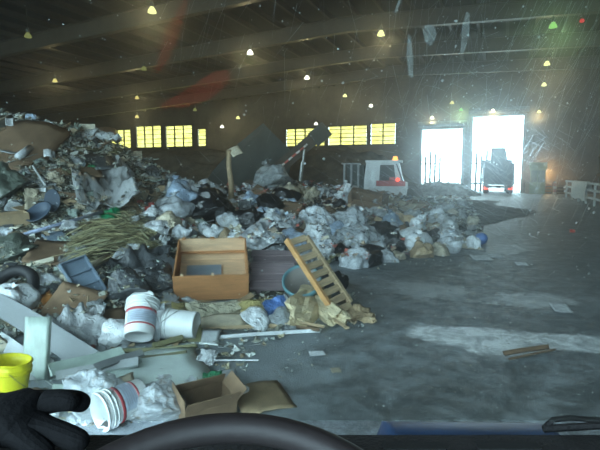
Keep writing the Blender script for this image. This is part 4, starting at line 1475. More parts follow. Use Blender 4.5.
def where(px, py):
    best = min(LAND, key=lambda l: math.hypot(l[1] - px, (l[2] - py) * 1.3))
    dx, dy = px - best[1], py - best[2]
    if abs(dx) > abs(dy) * 1.2:
        rel = 'left of' if dx < 0 else 'right of'
    else:
        rel = 'behind' if dy < 0 else 'in front of'
    return rel + ' ' + best[0]


FS = random.Random(11)


def spots(poly, n, rmin, seed, clear=.75):
    g_ = np.random.default_rng(seed)
    px, py = sample_poly(poly, n * 14, g_)
    out = []
    for a, b in zip(px, py):
        if len(out) >= n: break
        if a < -8 or a > 600: continue
        r = rmin * (0.65 + 0.35 * (b - 100) / 150)
        if any(math.hypot(a - c, (b - d) * 1.3) < r for c, d in out): continue
        if any(math.hypot(a - c, b - d) < s_ * clear for c, d, s_ in PLACED0): continue
        out.append((a, b))
    return out


PLACED0 = list(PLACED)


def pick(ws):
    k = FS.uniform(0, sum(w_ for _, w_ in ws))
    for x, w_ in ws:
        k -= w_
        if k <= 0: return x
    return ws[-1][0]


def size_word(s, lo, hi):
    return 'small' if s < lo else 'large' if s > hi else 'medium'


def filler(px, py, s, kind, word):
    if not 0 < hits([px], [py])[1][0] < 28: return
    if not 0 < hits([px], [py - s * .35])[1][0] < 30: return
    bx = (px - s / 2, py - s * .42, px + s / 2, py + s * .42)
    sw = size_word(s, 11, 18)
    if kind == 'bag':
        nm = 'crumpled %s %s bag' % (sw, word)
        o = bag(bx, word, '', G_BAG, neck=s > 13, lean=1.3, sink=.25)
    elif kind == 'film':
        o = flat(bx, FILMS, film_mat(word), 'plastic_sheet', '', 'plastic sheet', G_FILM, FS.uniform(.3, .8), FS.uniform(-1, 1), lift=.06)
        nm = '%s crumpled %s plastic sheet' % (sw, word)
    elif kind == 'card':
        bx = (bx[0], py - s * .3, bx[2], py + s * .3)
        o = flat(bx, CARDS, dry_mat(word), 'cardboard_sheet', '', 'cardboard', G_CARD, FS.uniform(.25, .8), FS.uniform(-1, 1), lift=.06, roll=FS.uniform(-.4, .4))
        nm = '%s bent %s cardboard piece' % (sw, word)
    elif kind == 'box':
        o = carton((px - s / 2, py - s * .3, px + s / 2, py + s * .3), FS.randrange(2), word, '', tilt=(FS.uniform(-.4, .4), FS.uniform(-.4, .4), FS.uniform(0, 3)), flaps=FS.choice((0, 2, 4)), hk=1.0)
        nm = '%s tumbled %s cardboard box' % (sw, word)
    elif kind == 'rag':
        o = flat(bx, RAGS, dry_mat(word, 'cloth'), 'cloth_rag', '', 'rag', 'rags in the refuse', FS.uniform(.2, .6), FS.uniform(-1, 1), lift=.06)
        nm = '%s rumpled %s cloth rag' % (sw, word)
    elif kind == 'plank':
        a = FS.uniform(-.9, .9)
        l = s * FS.uniform(.7, 1.1)
        o = stick((px - l * math.cos(a), py - l * .6 * math.sin(a)), (px + l * math.cos(a), py + l * .6 * math.sin(a)), FS.uniform(2.2, 4.5) * (s / 14), dry_mat(word, 'wood'), 'plank', '', 'board', G_WOOD, FS.uniform(.04, .2), FS.uniform(.04, .2))
        nm = '%s broken %s plank' % ('short' if s < 13 else 'long', word)
    elif kind == 'board':
        o = flat(bx, BOARDS, dry_mat(word, 'hard'), 'flat_panel', '', 'panel', 'flat panels in the refuse', FS.uniform(.1, .7), FS.uniform(-1, 1), lift=.07, roll=FS.uniform(-.3, .3))
        nm = '%s broken %s flat panel' % (sw, word)
    elif kind == 'chunk':
        o = chunk(bx, CHUNKS, mat('concrete ' + word, tuple(c * .8 for c in WORDCOL[word]), .95, .3, 5, .5, 16, .1), 'rubble_block', '', 'rubble', 'rubble blocks in the refuse')
        nm = '%s rough %s rubble block' % (sw, word)
    else:
        o = bottle((px - s / 2, py - s * .3, px + s / 2, py + s * .3), word, '', FS.uniform(1.1, 1.7), FS.uniform(0, 6))
        nm = '%s lying %s plastic bottle' % (sw, word)
    PEND.append((o, nm + ' ' + where(px, py), px, py))


BG = [('clear', 6), ('white', 4), ('light grey', 1.5), ('pale blue', 1.5), ('black', 2.6), ('grey', .6), ('beige', 1.2), ('tan', .9), ('dark grey', .7)]
GREYS = [('grey', 3), ('light grey', 2), ('beige', 2), ('pale green', 1), ('dark grey', 1.5), ('cream', 1)]
BROWN = [('brown', 3), ('tan', 3), ('beige', 1.5), ('olive', 1)]
ZONES = (
    (Z_LEFT, 125, 9.5, (6, 15), [('card', 2.4), ('plank', 4), ('film', 2.5), ('rag', 2), ('board', 2.6), ('bag', 1.8), ('chunk', 1.6), ('box', .7), ('bottle', .4)], [('light grey', 1.5), ('grey', 3), ('clear', 1.5), ('white', 1), ('black', 1), ('olive', 1), ('beige', 1.5)]),
    (Z_BAGS, 125, 9.5, (11, 24), [('bag', 10), ('card', 3.4), ('film', 2.2), ('rag', .8), ('box', .6), ('bottle', .6)], BG),
    (Z_LOW, 40, 15, (9, 24), [('bag', 2.5), ('film', 2.5), ('card', 1.6), ('plank', 2), ('rag', 1.5), ('board', 1.6), ('bottle', .6)], [('clear', 3), ('grey', 2), ('dark grey', 2), ('dark green', 1), ('white', 1), ('black', 1.5)]),
    (Z_MID, 20, 15, (8, 18), [('film', 2), ('card', 1), ('plank', 2.2), ('rag', 1), ('board', 1.4), ('bag', 1.5)], [('clear', 2), ('white', 2), ('grey', 1), ('dark grey', 1)]),
    (Z_FRONT, 20, 20, (9, 22), [('film', 2), ('plank', 3), ('board', 3), ('card', 1)], [('clear', 2), ('white', 2), ('grey', 1)]),
    (Z_FAR, 22, 9, (6, 13), [('film', 2), ('bag', 3), ('card', 1.5), ('plank', 1), ('chunk', 1.2)], [('light grey', 2), ('grey', 2), ('white', 1), ('black', 1)]))
for zi, (poly, n, rm, (s0, s1), kinds, bagc) in enumerate(ZONES):
    for px, py in spots(poly, n, rm, 50 + zi, .7 if zi == 1 else .75):
        kind = pick(kinds)
        near = 0.7 + 0.5 * (py - 105) / 140 if zi in (0, 1) else 1
        s = FS.uniform(s0, s1) * near
        word = pick(bagc) if kind in ('bag', 'film') else pick(BROWN) if kind in ('card', 'box', 'plank') and FS.random() < .75 else 'white' if kind == 'bottle' and FS.random() < .5 else pick(GREYS)
        if kind == 'film' and word == 'black': word = 'grey'
        filler(px, py, s, kind, word)
ORD = ['first', 'second', 'third', 'fourth', 'fifth', 'sixth', 'seventh', 'eighth', 'ninth', 'tenth']
by = {}
for r in PEND:
    by.setdefault(r[1], []).append(r)
for lb, rs in by.items():
    if len(rs) == 1:
        rs[0][0]['label'] = lb
    else:
        rs.sort(key=lambda r: r[2])
        for i, r in enumerate(rs):
            r[0]['label'] = lb + (', left one' if i == 0 else ', right one') if len(rs) == 2 else lb + ', %s from left' % ORD[min(i, 9)]

# scraps that lie on top of the bags and boards (dropped on what is really there)
bpy.context.view_layer.update()
dg = bpy.context.evaluated_depsgraph_get()
OK_ON = ('rubbish_bag', 'bag_body', 'refuse_heap', 'plastic_scraps', 'rubble', 'mixed_scraps', 'plastic_sheet', 'cloth_rag', 'low_scraps', 'flat_panel', 'cardboard_sheet', 'plank')
NO_ON = {'cardboard_sheet'}
for poly, n, pal, s0, s1, nm, lb, sd in ((Z_BAGS, 1000, PAL_BAG, 2.0, 7.5, 'bag_litter', 'small torn plastic and paper scraps lying over the rubbish bags', 71),
                                         (Z_LEFT, 1500, PAL_GREY, 1.5, 6.0, 'slope_litter', 'small grey scraps lying over the things on the tall heap', 72),
                                         (Z_LOW, 420, PAL_GREY, 2.0, 7.0, 'straw_side_litter', 'small scraps lying over the things beside the straw', 73)):
    g_ = np.random.default_rng(sd)
    px, py = sample_poly(poly, n, g_)
    k = ~np.logical_or.reduce([in_poly(px, py, e) for e in EXCL])
    PP, SS = [], []
    for a, b in zip(px[k], py[k]):
        r = ray(a, b)
        ok_, loc, nn, fi, ob, _m = scene.ray_cast(dg, CAM, r.normalized(), distance=26)
        if ok_ and ob.name.split('.')[0] in OK_ON and ob.name not in NO_ON and not (ob.parent and any(w_ in str(ob.parent.get('label')) for w_ in ('black', 'pale blue', 'largest', 'cardboard'))):
            PP.append(loc); SS.append((g_.uniform() ** 1.8 * (s1 - s0) + s0) * (loc - CAM).length / FPX)
    bits_mesh(nm, PP, SS, [tuple(np.clip(np.array(pal[g_.integers(len(pal))]) * g_.uniform(.7, 1.35), 0, .85)) for _ in SS], (.15, .75, .10), lb, sd)

# ================================================================== BEHIND THE HEAP
M_dark = mat('dark_green_steel', (.050, .062, .054), .55, .45, 1.3, .15, 8)
M_rust = mat('rusty_steel', (.10, .075, .055), .7, .5, 2, .2, 10)
M_white = mat('truck_white', (.62, .64, .64), .4, .2, 1.5)
M_glass = mat('dark_glass', (.012, .016, .02), .25, .1, 2, 0, spec=.12)
M_tyre = mat('black rubber', (.02, .02, .022), .6)
M_redl = mat('red_lens', (.55, .03, .03), .25, .1)
M_tail = emit_mat('lit_tail_lamp', (1.0, .10, .06), 2.2)
M_amb = emit_mat('lit_amber_lamp', (1.0, .35, .06), 2.5)


def frame_at(px, py_ground, D):
    """ground point on the sight line column px at optical depth D"""
    q = at_depth(px, py_ground, D)
    return Vector((q.x, q.y, 0))


def facing(o, yaw=0.0):
    az = math.atan2(o.location.y, o.location.x) - math.pi / 2
    o.rotation_euler = (0, 0, az + yaw)


def prism(mb, outline, y0, y1, M=None):
    n = len(outline)
    v = [(x, y0, z) for x, z in outline] + [(x, y1, z) for x, z in outline]
    f = [tuple(range(n)), tuple(range(2 * n - 1, n - 1, -1))] + [(i, n + i, n + (i + 1) % n, (i + 1) % n) for i in range(n)]
    return mb.add(v, f, M)


def wheel(parent, x, y, r=.5, wd=.28):
    o = MB().lathe([(r * .55, -wd / 2), (r * .92, -wd / 2), (r, -wd * .35), (r, wd * .35), (r * .92, wd / 2), (r * .55, wd / 2)], 20).build('wheel', M_tyre, parent, True, loc=(x, y, r), rot=(0, math.pi / 2, 0))
    MB().lathe([(0, -wd * .3), (r * .5, -wd * .3), (r * .57, -wd * .45), (r * .57, wd * .45), (r * .5, wd * .3), (0, wd * .3)], 16).build('wheel_hub', M_rust, o, True)
    return o


# tipped dump body: a dark open-topped steel body standing steeply behind the heap
D = 25.0
k = D / FPX
base = frame_at(250, 200, D)
o = thing('dump_body', 'dark green steel dump body tipped up behind the bags', 'dump body', base)
facing(o)
def px_pt(px, py, dep=0.0):            # in the body's own frame: x sideways, z up
    q = at_depth(px, py, D) - base
    return (Matrix.Rotation(-o.rotation_euler.z, 4, 'Z') @ q)
def outline(pts):
    return [(px_pt(*p).x, px_pt(*p).z) for p in pts]
prism(MB(), outline([(196, 196), (214, 170), (236, 146), (263, 124), (270, 131), (292, 152), (286, 205)]), 0, .14).build('side_plate', M_dark, o)
prism(MB(), outline([(199, 197), (262, 130), (268, 134), (284, 205)]), 2.2, 2.34).build('side_plate', M_dark, o)
q0, q1 = outline([(263, 124), (292, 152)])
prism(MB(), [q0, q1, (q1[0] - .12, q1[1] - .12), (q0[0] - .1, q0[1] - .12)], .14, 2.2).build('end_plate', M_dark, o)
for i, (a, b) in enumerate((((206, 184), (262, 127)), ((232, 196), (270, 133)), ((258, 200), (280, 143)))):
    u, v_ = outline([a, b])
    d = Vector((v_[0] - u[0], 0, v_[1] - u[1])).normalized() * .09
    prism(MB(), [(u[0] - d.z, u[1] + d.x), (u[0] + d.z, u[1] - d.x), (v_[0] + d.z, v_[1] - d.x), (v_[0] - d.z, v_[1] + d.x)], -.1, 0).build('stiffener', M_dark, o)

# steel arm with a red and white reflective strip
D2 = 23.5
base2 = frame_at(270, 200, D2)
o2 = thing('steel_arm', 'rusty steel arm with red and white tape rising from the dump body', 'arm', base2)
facing(o2)
def arm_pt(px, py):
    q = Matrix.Rotation(-o2.rotation_euler.z, 4, 'Z') @ (at_depth(px, py, D2) - base2)
    return Vector((q.x, 0, q.z))
a, b = arm_pt(262, 182), arm_pt(324, 130)
d = (b - a); Ln = d.length; ang = math.atan2(d.z, d.x)
MA = Matrix.Translation(a) @ Matrix.Rotation(-ang, 4, 'Y')
MB().box(0, Ln, -.15, .15, -.30, .30, MA).build('boom', M_rust, o2)
MB().box(Ln - .75, Ln + .12, -.2, .2, -.42, .36, MA).build('arm_head', M_dark, o2)
for i in range(9):
    x = Ln * .18 + i * .24
    MB().box(x, x + .23, -.17, -.15, -.05, .04, MA).build('tape_stripe', mat('tape_red', (.6, .10, .06), .5) if i % 2 else mat('tape_white', (.75, .72, .68), .5), o2)
MB().tube(arm_pt(304, 150) + Vector((0, -.3, 0)), arm_pt(299, 190) + Vector((0, -.3, 0)), .06, 10).tube(arm_pt(302, 162) + Vector((0, -.3, 0)), arm_pt(299, 190) + Vector((0, -.3, 0)), .10, 10).build('hydraulic_ram', mat('ram_steel', (.5, .5, .48), .3, metal=.8), o2)
MB().box(-1.2, 1.2, -.4, .4, 0, a.z + .1).build('pedestal', M_rust, o2)

# brown earth and wood mound further back
v, f = [], []
N = 56
mc = frame_at(325, 185, 33.0)
for j in range(N):
    for i in range(N):
        x, y = (i / (N - 1) - .5) * 14, (j / (N - 1) - .5) * 10
        r = math.hypot(x / 6.8, y / 4.8)
        h = max(0, 1 - r * r) ** .8
        h = h * 3.5 * (1 + .18 * noise.noise((x * .4, y * .4, 4))) + (noise.noise((x * 1.3, y * 1.3, 1)) * .35 + noise.noise((x * 3, y * 3, 2)) * .2) * min(1, h * 3)
        v.append((mc.x + x, mc.y + y, max(-.02, h)))
f = [(j * N + i, j * N + i + 1, (j + 1) * N + i + 1, (j + 1) * N + i) for j in range(N - 1) for i in range(N - 1)]
tag(link('earth_mound', mesh_of('earth_mound', v, f, mat('brown_earth', (.19, .165, .125), .95, .5, 1.2, .8, 6, .1), True)), 'brown mound of earth and shredded wood below the yellow windows', 'mound', kind='stuff')
# dull mound on the far left behind the crest
v = []
mc2 = frame_at(190, 185, 36.0)
for j in range(N):
    for i in range(N):
        x, y = (i / (N - 1) - .5) * 26, (j / (N - 1) - .5) * 10
        h = max(0, 1 - (x / 13) ** 2 - (y / 5) ** 2) ** .8 * 3.4
        h += (noise.noise((x * 1.1, y * 1.1, 11)) * .4 + noise.noise((x * 3, y * 3, 7)) * .2) * min(1, h)
        v.append((mc2.x + x, mc2.y + y, max(-.02, h)))
tag(link('earth_mound', mesh_of('earth_mound', v, f, mat('brown_earth', (.2, .16, .1)), True)), 'low brown mound in the dark behind the wooden post', 'mound', kind='stuff')
# dull debris in front of the lower doorway
v = []
mc3 = frame_at(440, 192, 40.0)
for j in range(N):
    for i in range(N):
        x, y = (i / (N - 1) - .5) * 6.5, (j / (N - 1) - .5) * 5
        h = max(0, 1 - (x / 3.25) ** 2 - (y / 2.5) ** 2) ** .9 * .95
        h += (noise.noise((x * 2.1, y * 2.1, 21)) * .3 + noise.noise((x * 5, y * 5, 7)) * .15) * min(1, h * 1.5)
        v.append((mc3.x + x, mc3.y + y, max(-.02, h)))
tag(link('debris_mound', mesh_of('debris_mound', v, f, mat('grey_debris', (.30, .32, .33), .9, .5, 3, .8, 9), True)), 'grey mound of debris in front of the lower doorway', 'mound', kind='stuff')

# white utility truck, seen over the bags
D = 22.0
o = thing('utility_truck', 'white utility truck with red tail lamps parked behind the bag pile', 'truck', frame_at(374, 190, D))
facing(o, R_(-4))
kx = D / FPX
X = lambda px: (px - 374) * kx
Z = lambda py: CAM.z + (172 - py) * kx
prism(MB(), [(X(364), .55), (X(405.5), .55), (X(407), Z(183)), (X(402), Z(181)), (X(398), Z(163)), (X(391), Z(161.5)), (X(366), Z(162)), (X(364), Z(180))], 0, 2.0).build('cab_body', M_white, o)
MB().box(X(365), X(401), -.06, 2.06, Z(162.5), Z(160.5)).build('cab_roof', M_white, o)
for a, b in ((X(379), X(393)),):
    prism(MB(), [(a, Z(181)), (b + .1, Z(181)), (b, Z(165)), (a + .03, Z(165))], -.03, .0).build('side_window', M_glass, o)
prism(MB(), [(X(371), Z(180)), (X(375), Z(180)), (X(375), Z(170)), (X(371), Z(170))], -.03, .0).build('small_window', mat('pale_glass', (.7, .75, .75), .2), o)
MB().add([(X(396), -.02, Z(164)), (X(402.5), -.02, Z(181)), (X(402.5), 2.02, Z(181)), (X(396), 2.02, Z(164)), (X(395), -.02, Z(164)), (X(401), -.02, Z(181)), (X(401), 2.02, Z(181)), (X(395), 2.02, Z(164))],
         [(0, 1, 2, 3), (7, 6, 5, 4), (0, 4, 5, 1), (1, 5, 6, 2), (2, 6, 7, 3), (3, 7, 4, 0)]).build('windscreen', M_glass, o)
MB().box(X(376), X(404.5), -.04, .0, Z(186), Z(180.5)).build('red_stripe', mat('red_paint', (.40, .06, .06), .5), o)
for z in (179.5,):
    MB().lathe([(0, 0), (.07, 0), (.09, -.04), (.09, -.09), (0, -.09)], 14, Matrix.Translation((X(397), -.04, Z(z))) @ Matrix.Rotation(-math.pi / 2, 4, 'X')).build('tail_lamp', M_tail, o)
MB().box(X(389), X(394), -.06, -.02, Z(180), Z(177)).build('tail_lamp', M_redl, o)
MB().lathe([(0, .16), (.09, .14), (.12, 0), (.14, 0), (.14, -.05), (0, -.05)], 14, Matrix.Translation((X(394), .4, Z(159.7)))).build('beacon', M_amb, o)
MB().box(X(340), X(364), .1, 1.9, .7, Z(184)).build('flat_bed', M_dark, o)
for px in (343, 350, 357):
    MB().box(X(px), X(px) + .09, .0, .08, Z(186), Z(163)).build('rack_post', mat('bright_steel', (.30, .31, .32), .5), o)
MB().box(X(341), X(360), .0, .08, Z(164.5), Z(163)).build('rack_rail', mat('bright_steel', (.5, .5, .5)), o)
MB().box(X(345), X(363), .4, 1.7, Z(184), Z(165)).build('machine_crate', M_dark, o)
for px in (350, 398):
    for y in (.15, 1.85):
        wheel(o, X(px), y, .42, .26)

# truck leaving through the taller doorway
D = 41.0
o = thing('refuse_truck', 'dark refuse truck seen from behind in the taller doorway', 'truck', frame_at(497.5, 193, D))
facing(o, R_(2))
kx = D / FPX
X = lambda px: (px - 497.5) * kx
Z = lambda py: CAM.z + (172 - py) * kx
M_tr = mat('blue_grey_truck', (.12, .15, .19), .5, .3, 1.5)
MB().box(X(484), X(512), 0, 5.0, .75, Z(163)).build('tipper_body', M_tr, o)
prism(MB(), [(X(490.5), Z(163)), (X(507), Z(163)), (X(503.5), Z(147.5)), (X(490.5), Z(147.5))], 1.2, 3.8).build('hopper', M_tr, o)
for px in (484, 497, 511):
    MB().box(X(px), X(px) + .1, -.08, 0, .75, Z(163)).build('stiffener', M_tr, o)
MB().box(X(483), X(513), 5.0, 7.0, .9, 3.0).build('cab', M_tr, o)
MB().box(X(481), X(483.2), 5.4, 5.6, Z(168), Z(159)).build('mirror', M_tyre, o)
for px in (486.5, 509):
    MB().box(X(px) - .18, X(px) + .18, -.1, -.02, Z(189.5), Z(186.5)).build('tail_lamp', M_tail, o)
MB().box(X(486), X(510), -.12, 0, .5, .72).build('bumper', M_tyre, o)
for px in (494, 502):
    MB().box(X(px) - .17, X(px) + .17, -.15, -.12, .52, .68).build('number_plate', mat('plate_white', (.8, .8, .8), .4), o)
for px in (486.5, 509):
    for y in (.9, 2.3, 5.8):
        wheel(o, X(px), y, .5, .42)
    MB().box(X(px) - .24, X(px) + .24, .25, .28, .12, .7).build('mud_flap', M_tyre, o)

# rail fence on the right side with a white sheet hung over it
M_rail = mat('white_rail', (.52, .56, .54), .6, .2, 2)
pa, pb = at_z(566, 198), at_z(616, 213)
pa.z = pb.z = 0
o = thing('rail_fence', 'pale wooden rail fence along the dark right wall', 'fence', pa)
d = pb - pa
o.rotation_euler = (0, 0, math.atan2(d.y, d.x))
L_ = d.length
for i in range(7):
    x = L_ * i / 6
    MB().box(x - .05, x + .05, -.05, .05, 0, 1.28).build('post', M_rail, o)
for z in (.35, .78, 1.16):
    MB().box(-.1, L_ + .1, -.09, -.05, z, z + .12).build('rail', M_rail, o)
v, f = [], []
x0, x1 = L_ * .22, L_ * .56
for i in range(17):
    x = x0 + (x1 - x0) * i / 16
    w_ = .04 * math.sin(i * 1.3)
    for (y, z) in ((.16 + w_, .75), (.06, 1.24), (0, 1.31), (-.13, 1.27), (-.16 - w_, .8), (-.20 + w_, .22 + .05 * math.sin(i * .8))):
        v.append((x, y, z))
    if i:
        for k_ in range(5):
            f.append(((i - 1) * 6 + k_, i * 6 + k_, i * 6 + k_ + 1, (i - 1) * 6 + k_ + 1))
s = link('hung_sheet', mesh_of('hung_sheet', v, f, mat('sheet_white', (.62, .66, .64), .9, .15), True), None, pa, o.rotation_euler)
tag(s, 'white sheet hung over the rail fence', 'sheet')

# worker in a high visibility vest by the fence
def skin_person(name, label, loc, rz, h=1.75):
    s_ = h / 1.75
    t = thing(name, label, 'person', loc, (0, 0, rz), None, (s_, s_, s_))
    J = [((0, 0, .95), .135), ((0, .0, 1.15), .125), ((0, 0, 1.36), .155), ((0, 0, 1.50), .06), ((0, .01, 1.57), .075), ((0, .015, 1.66), .10), ((0, .01, 1.74), .06),
         ((.10, 0, .90), .095), ((.11, .02, .50), .062), ((.12, -.01, .09), .042), ((.13, .13, .04), .04),
         ((-.10, 0, .90), .095), ((-.11, -.03, .50), .062), ((-.12, -.06, .09), .042), ((-.13, .08, .04), .04),
         ((.19, 0, 1.42), .062), ((.25, .02, 1.14), .045), ((.24, .14, .92), .034), ((-.19, 0, 1.42), .062), ((-.25, .02, 1.14), .045), ((-.22, .15, .94), .034)]
    E = [(0, 1), (1, 2), (2, 3), (3, 4), (4, 5), (5, 6), (0, 7), (7, 8), (8, 9), (9, 10), (0, 11), (11, 12), (12, 13), (13, 14), (2, 15), (15, 16), (16, 17), (2, 18), (18, 19), (19, 20)]
    for wrist, sx in ((17, 1), (20, -1)):
        wx, wy, wz = J[wrist][0]
        J.append(((wx, wy + .04, wz - .07), .03)); palm = len(J) - 1; E.append((wrist, palm))
        for fi, (dx, l_) in enumerate(((-.03, .07), (-.01, .085), (.01, .08), (.03, .065))):
            J.append(((wx + dx * .9, wy + .07 + .01 * fi, wz - .07 - l_), .009)); E.append((palm, len(J) - 1))
        J.append(((wx - sx * .05, wy + .07, wz - .09), .010)); E.append((palm, len(J) - 1))
    me = bpy.data.meshes.new('body')
    me.from_pydata([j[0] for j in J], E, [])
    b = link('body', me, t)
    me.materials.append(mat('work_clothes', (.05, .06, .09), .9, .3, 5))
    md = b.modifiers.new('skin', 'SKIN')
    for i, j in enumerate(J):
        me.skin_vertices[0].data[i].radius = (j[1], j[1] * .85)
    me.skin_vertices[0].data[0].use_root = True
    b.modifiers.new('sub', 'SUBSURF').levels = 1
    b.modifiers['sub'].render_levels = 1
    M_v = mat('hi_vis_yellow', (.55, .72, .05), .7, .1)
    MB().lathe([(.15, .92), (.165, 1.0), (.155, 1.15), (.185, 1.34), (.16, 1.44), (.09, 1.49), (.08, 1.48), (.15, 1.42), (.17, 1.33), (.145, 1.15), (.15, .93)], 20, Matrix.Diagonal((1.12, .9, 1, 1))).build('safety_vest', M_v, t, True)
    for z in (1.02, 1.2):
        MB().lathe([(.168, z), (.176, z + .005), (.176, z + .05), (.168, z + .055)], 20, Matrix.Diagonal((1.12, .92, 1, 1))).build('reflective_band', mat('reflective', (.7, .7, .66), .3), t, True)
    MB().lathe([(0, 1.80), (.07, 1.79), (.115, 1.74), (.125, 1.69), (.17, 1.685), (.17, 1.675), (.12, 1.68)], 18).build('hard_hat', M_v, t, True)
    fc = mat('skin_tone', (.45, .28, .2), .6)
    MB().lathe([(0, -.115), (.055, -.105), (.083, -.05), (.092, .0), (.09, .05), (.07, .1), (0, .12)], 16, Matrix.Translation((0, .045, 1.645))).build('face', fc, t, True)
    for sx in (-1, 1):
        MB().lathe([(0, -.012), (.012, 0), (0, .012)], 8, Matrix.Translation((sx * .034, .132, 1.66))).build('eye', M_tyre, t)
    MB().add([(0, .165, 1.625), (-.016, .13, 1.615), (.016, .13, 1.615), (0, .13, 1.665)], [(0, 1, 2), (0, 2, 3), (0, 3, 1), (1, 3, 2)]).build('nose', fc, t)
    MB().box(-.026, .026, .122, .128, 1.585, 1.594).build('mouth', mat('lips', (.3, .12, .1), .6), t)
    return t
wp = at_z(599, 207); wp.z = 0
skin_person('person', 'person in a yellow green safety vest standing by the rail fence', wp + Vector((.25, .1, 0)), R_(120), 1.66)

# booth, bollard and lit opening at the right end of the far wall
o = thing('control_booth', 'pale yellow green booth standing right of the taller doorway', 'booth', at_y(537, 190, 45.0) * 1)
o.location.z = 0
facing(o); o.scale = (.8, .8, .9)
M_b = mat('booth_green', (.33, .38, .22), .6, .2, 2)
MB().box(-.75, .75, 0, 1.2, 0, 1.1).build('booth_base', M_b, o)
MB().box(-.7, .7, .05, 1.15, 1.1, 2.2).build('booth_window', mat('booth_glass', (.20, .24, .18), .2), o)
for x in (-.72, -.03, .66):
    MB().box(x, x + .07, 0, .06, 1.1, 2.2).build('booth_mullion', M_b, o)
MB().box(-.85, .85, -.1, 1.3, 2.2, 2.95).build('booth_roof', M_b, o)
o = thing('striped_bollard', 'short white bollard glowing in lamplight beside the booth', 'bollard', at_y(554.5, 192, 43.5)); o.location.z = 0
for i in range(4):
    MB().lathe([(0, 0), (.13, 0), (.13, .24), (0, .24)], 14, Matrix.Translation((0, 0, i * .24))).build('bollard_band', mat('bollard_white', (.75, .66, .60), .5) if i % 2 == 0 else mat('bollard_red', (.6, .3, .24), .5), o)
MB().lathe([(0, 1.12), (.09, 1.08), (.13, .96), (0, .96)], 14).build('bollard_cap', mat('bollard_white', (.8, .7, .65)), o)
for i, (px, w_, h_, c) in enumerate(((529, .6, .9, 'tan'), (546, .9, .75, 'orange'), (560, .8, .8, 'brown'))):
    q = at_y(px, 191, 45.8)
    o = thing('wooden_crate', ('tan', 'orange brown', 'dark brown')[i] + ' slatted crate at the foot of the far wall ' + ('left of', 'right of', 'beyond')[i] + ' the booth', 'crate', (q.x, q.y, 0), (0, 0, 0), 'crates at the far wall')
    MB().box(-w_ / 2, w_ / 2, 0, .6, 0, h_).build('crate_body', dry_mat(c, 'wood'), o)
    for z in (.05, h_ * .4, h_ * .75):
        MB().box(-w_ / 2 - .02, w_ / 2 + .02, -.03, 0, z, z + .14).build('slat', dry_mat('tan', 'wood'), o)
# a small work lamp on the wall there
q = at_y(546, 168, 46.9)
o = thing('work_lamp', 'small bright work lamp on the wall above the crates', 'lamp', (q.x, YB - .02, q.z))
MB().box(-.16, .16, -.14, 0, -.1, .1).build('lamp_housing', M_tyre, o)
MB().box(-.13, .13, -.16, -.14, -.08, .08).build('lamp_face', emit_mat('lamp_face_lit', (1, .8, .5), 3.5), o)
pl = bpy.data.lights.new('work_light', 'POINT'); pl.energy = 160; pl.color = (1, .62, .28); pl.shadow_soft_size = .1
lo = bpy.data.objects.new('work_light', pl); lo.location = (q.x, YB - .7, q.z - .3); COL.objects.link(lo)

# ------------------------------------------------------------------ high bay lamps under the roof
cap_m = MB().lathe([(0, .62), (.07, .62), (.09, .5), (.13, .48), (.13, .26), (.05, .24), (0, .24)], 16).mesh('ballast_case', mat('lamp_case', (.12, .12, .10), .5), True)
M_lamp = {'warm': emit_mat('lamp_warm', (.95, .82, .28), 1.0), 'yellow': emit_mat('lamp_yellow', (.95, .95, .38), 1.5), 'white': emit_mat('lamp_white', (1, .97, .8), 3.5), 'green': emit_mat('lamp_green', (.35, .85, .2), .75), 'dim': emit_mat('lamp_dim', (.55, .6, .2), .35)}
dome = [(.08, .26), (.14, .2), (.24, .02), (.27, -.1), (.25, -.1), (.21, .02), (.12, .18), (.07, .24)]
ref = {k_: MB().lathe(dome, 20).lathe([(0, .04), (.10, .02), (.19, -.06), (.235, -.085), (0, -.085)], 20).mesh('glowing_reflector', m_, True) for k_, m_ in M_lamp.items()}
LAMPS = [(152, 11, 'yellow', 'large yellow lamp hanging highest at the left', 20), (381, 34, 'yellow', 'yellow lamp hanging above the middle of the bag pile', 23), (250, 53, 'white', 'bright white lamp hanging above the wooden post', 27),
         (55, 81, 'warm', 'warm lamp hanging over the tall heap', 35), (144, 69, 'dim', 'dim greenish lamp under the high yellow one', 31), (307, 78, 'white', 'lamp hanging above the steel arm', 34),
         (345, 96, 'yellow', 'small lamp hanging left of the doorways above the mound', 41), (137, 98, 'warm', 'warm lamp hanging above the left window row', 40), (137, 117, 'warm', 'dim orange lamp just above the leftmost windows', 44),
         (28, 36, 'dim', 'dim unlit looking lamp near the upper left corner', 25), (547, 64, 'yellow', 'yellow lamp high at the right side of the hall', 29), (553, 26, 'green', 'green tinted lamp nearest on the right side', 22),
         (544, 85, 'yellow', 'yellow lamp below and beyond the right yellow one', 35), (452, 103, 'warm', 'lamp hanging between the two doorways', 40), (371, 106, 'white', 'small white lamp beside the right end of the windows', 43),
         (432, 118, 'white', 'small lamp above the lower doorway', 45), (493, 111, 'white', 'small lamp above the taller doorway', 45), (539, 112, 'yellow', 'small yellow lamp right of the taller doorway', 44),
         (238, 118, 'yellow', 'small lamp right of the short window', 44), (222, 127, 'white', 'small white lamp beside the short window', 46), (316, 124, 'white', 'small white lamp above the steel arm end', 45),
         (195, 110, 'dim', 'faint small lamp above the left windows', 44), (461, 110, 'green', 'faint green lamp near the doorway lamps', 44.5)]
M_rod = mat('lamp_rod', (.10, .10, .08), .5)
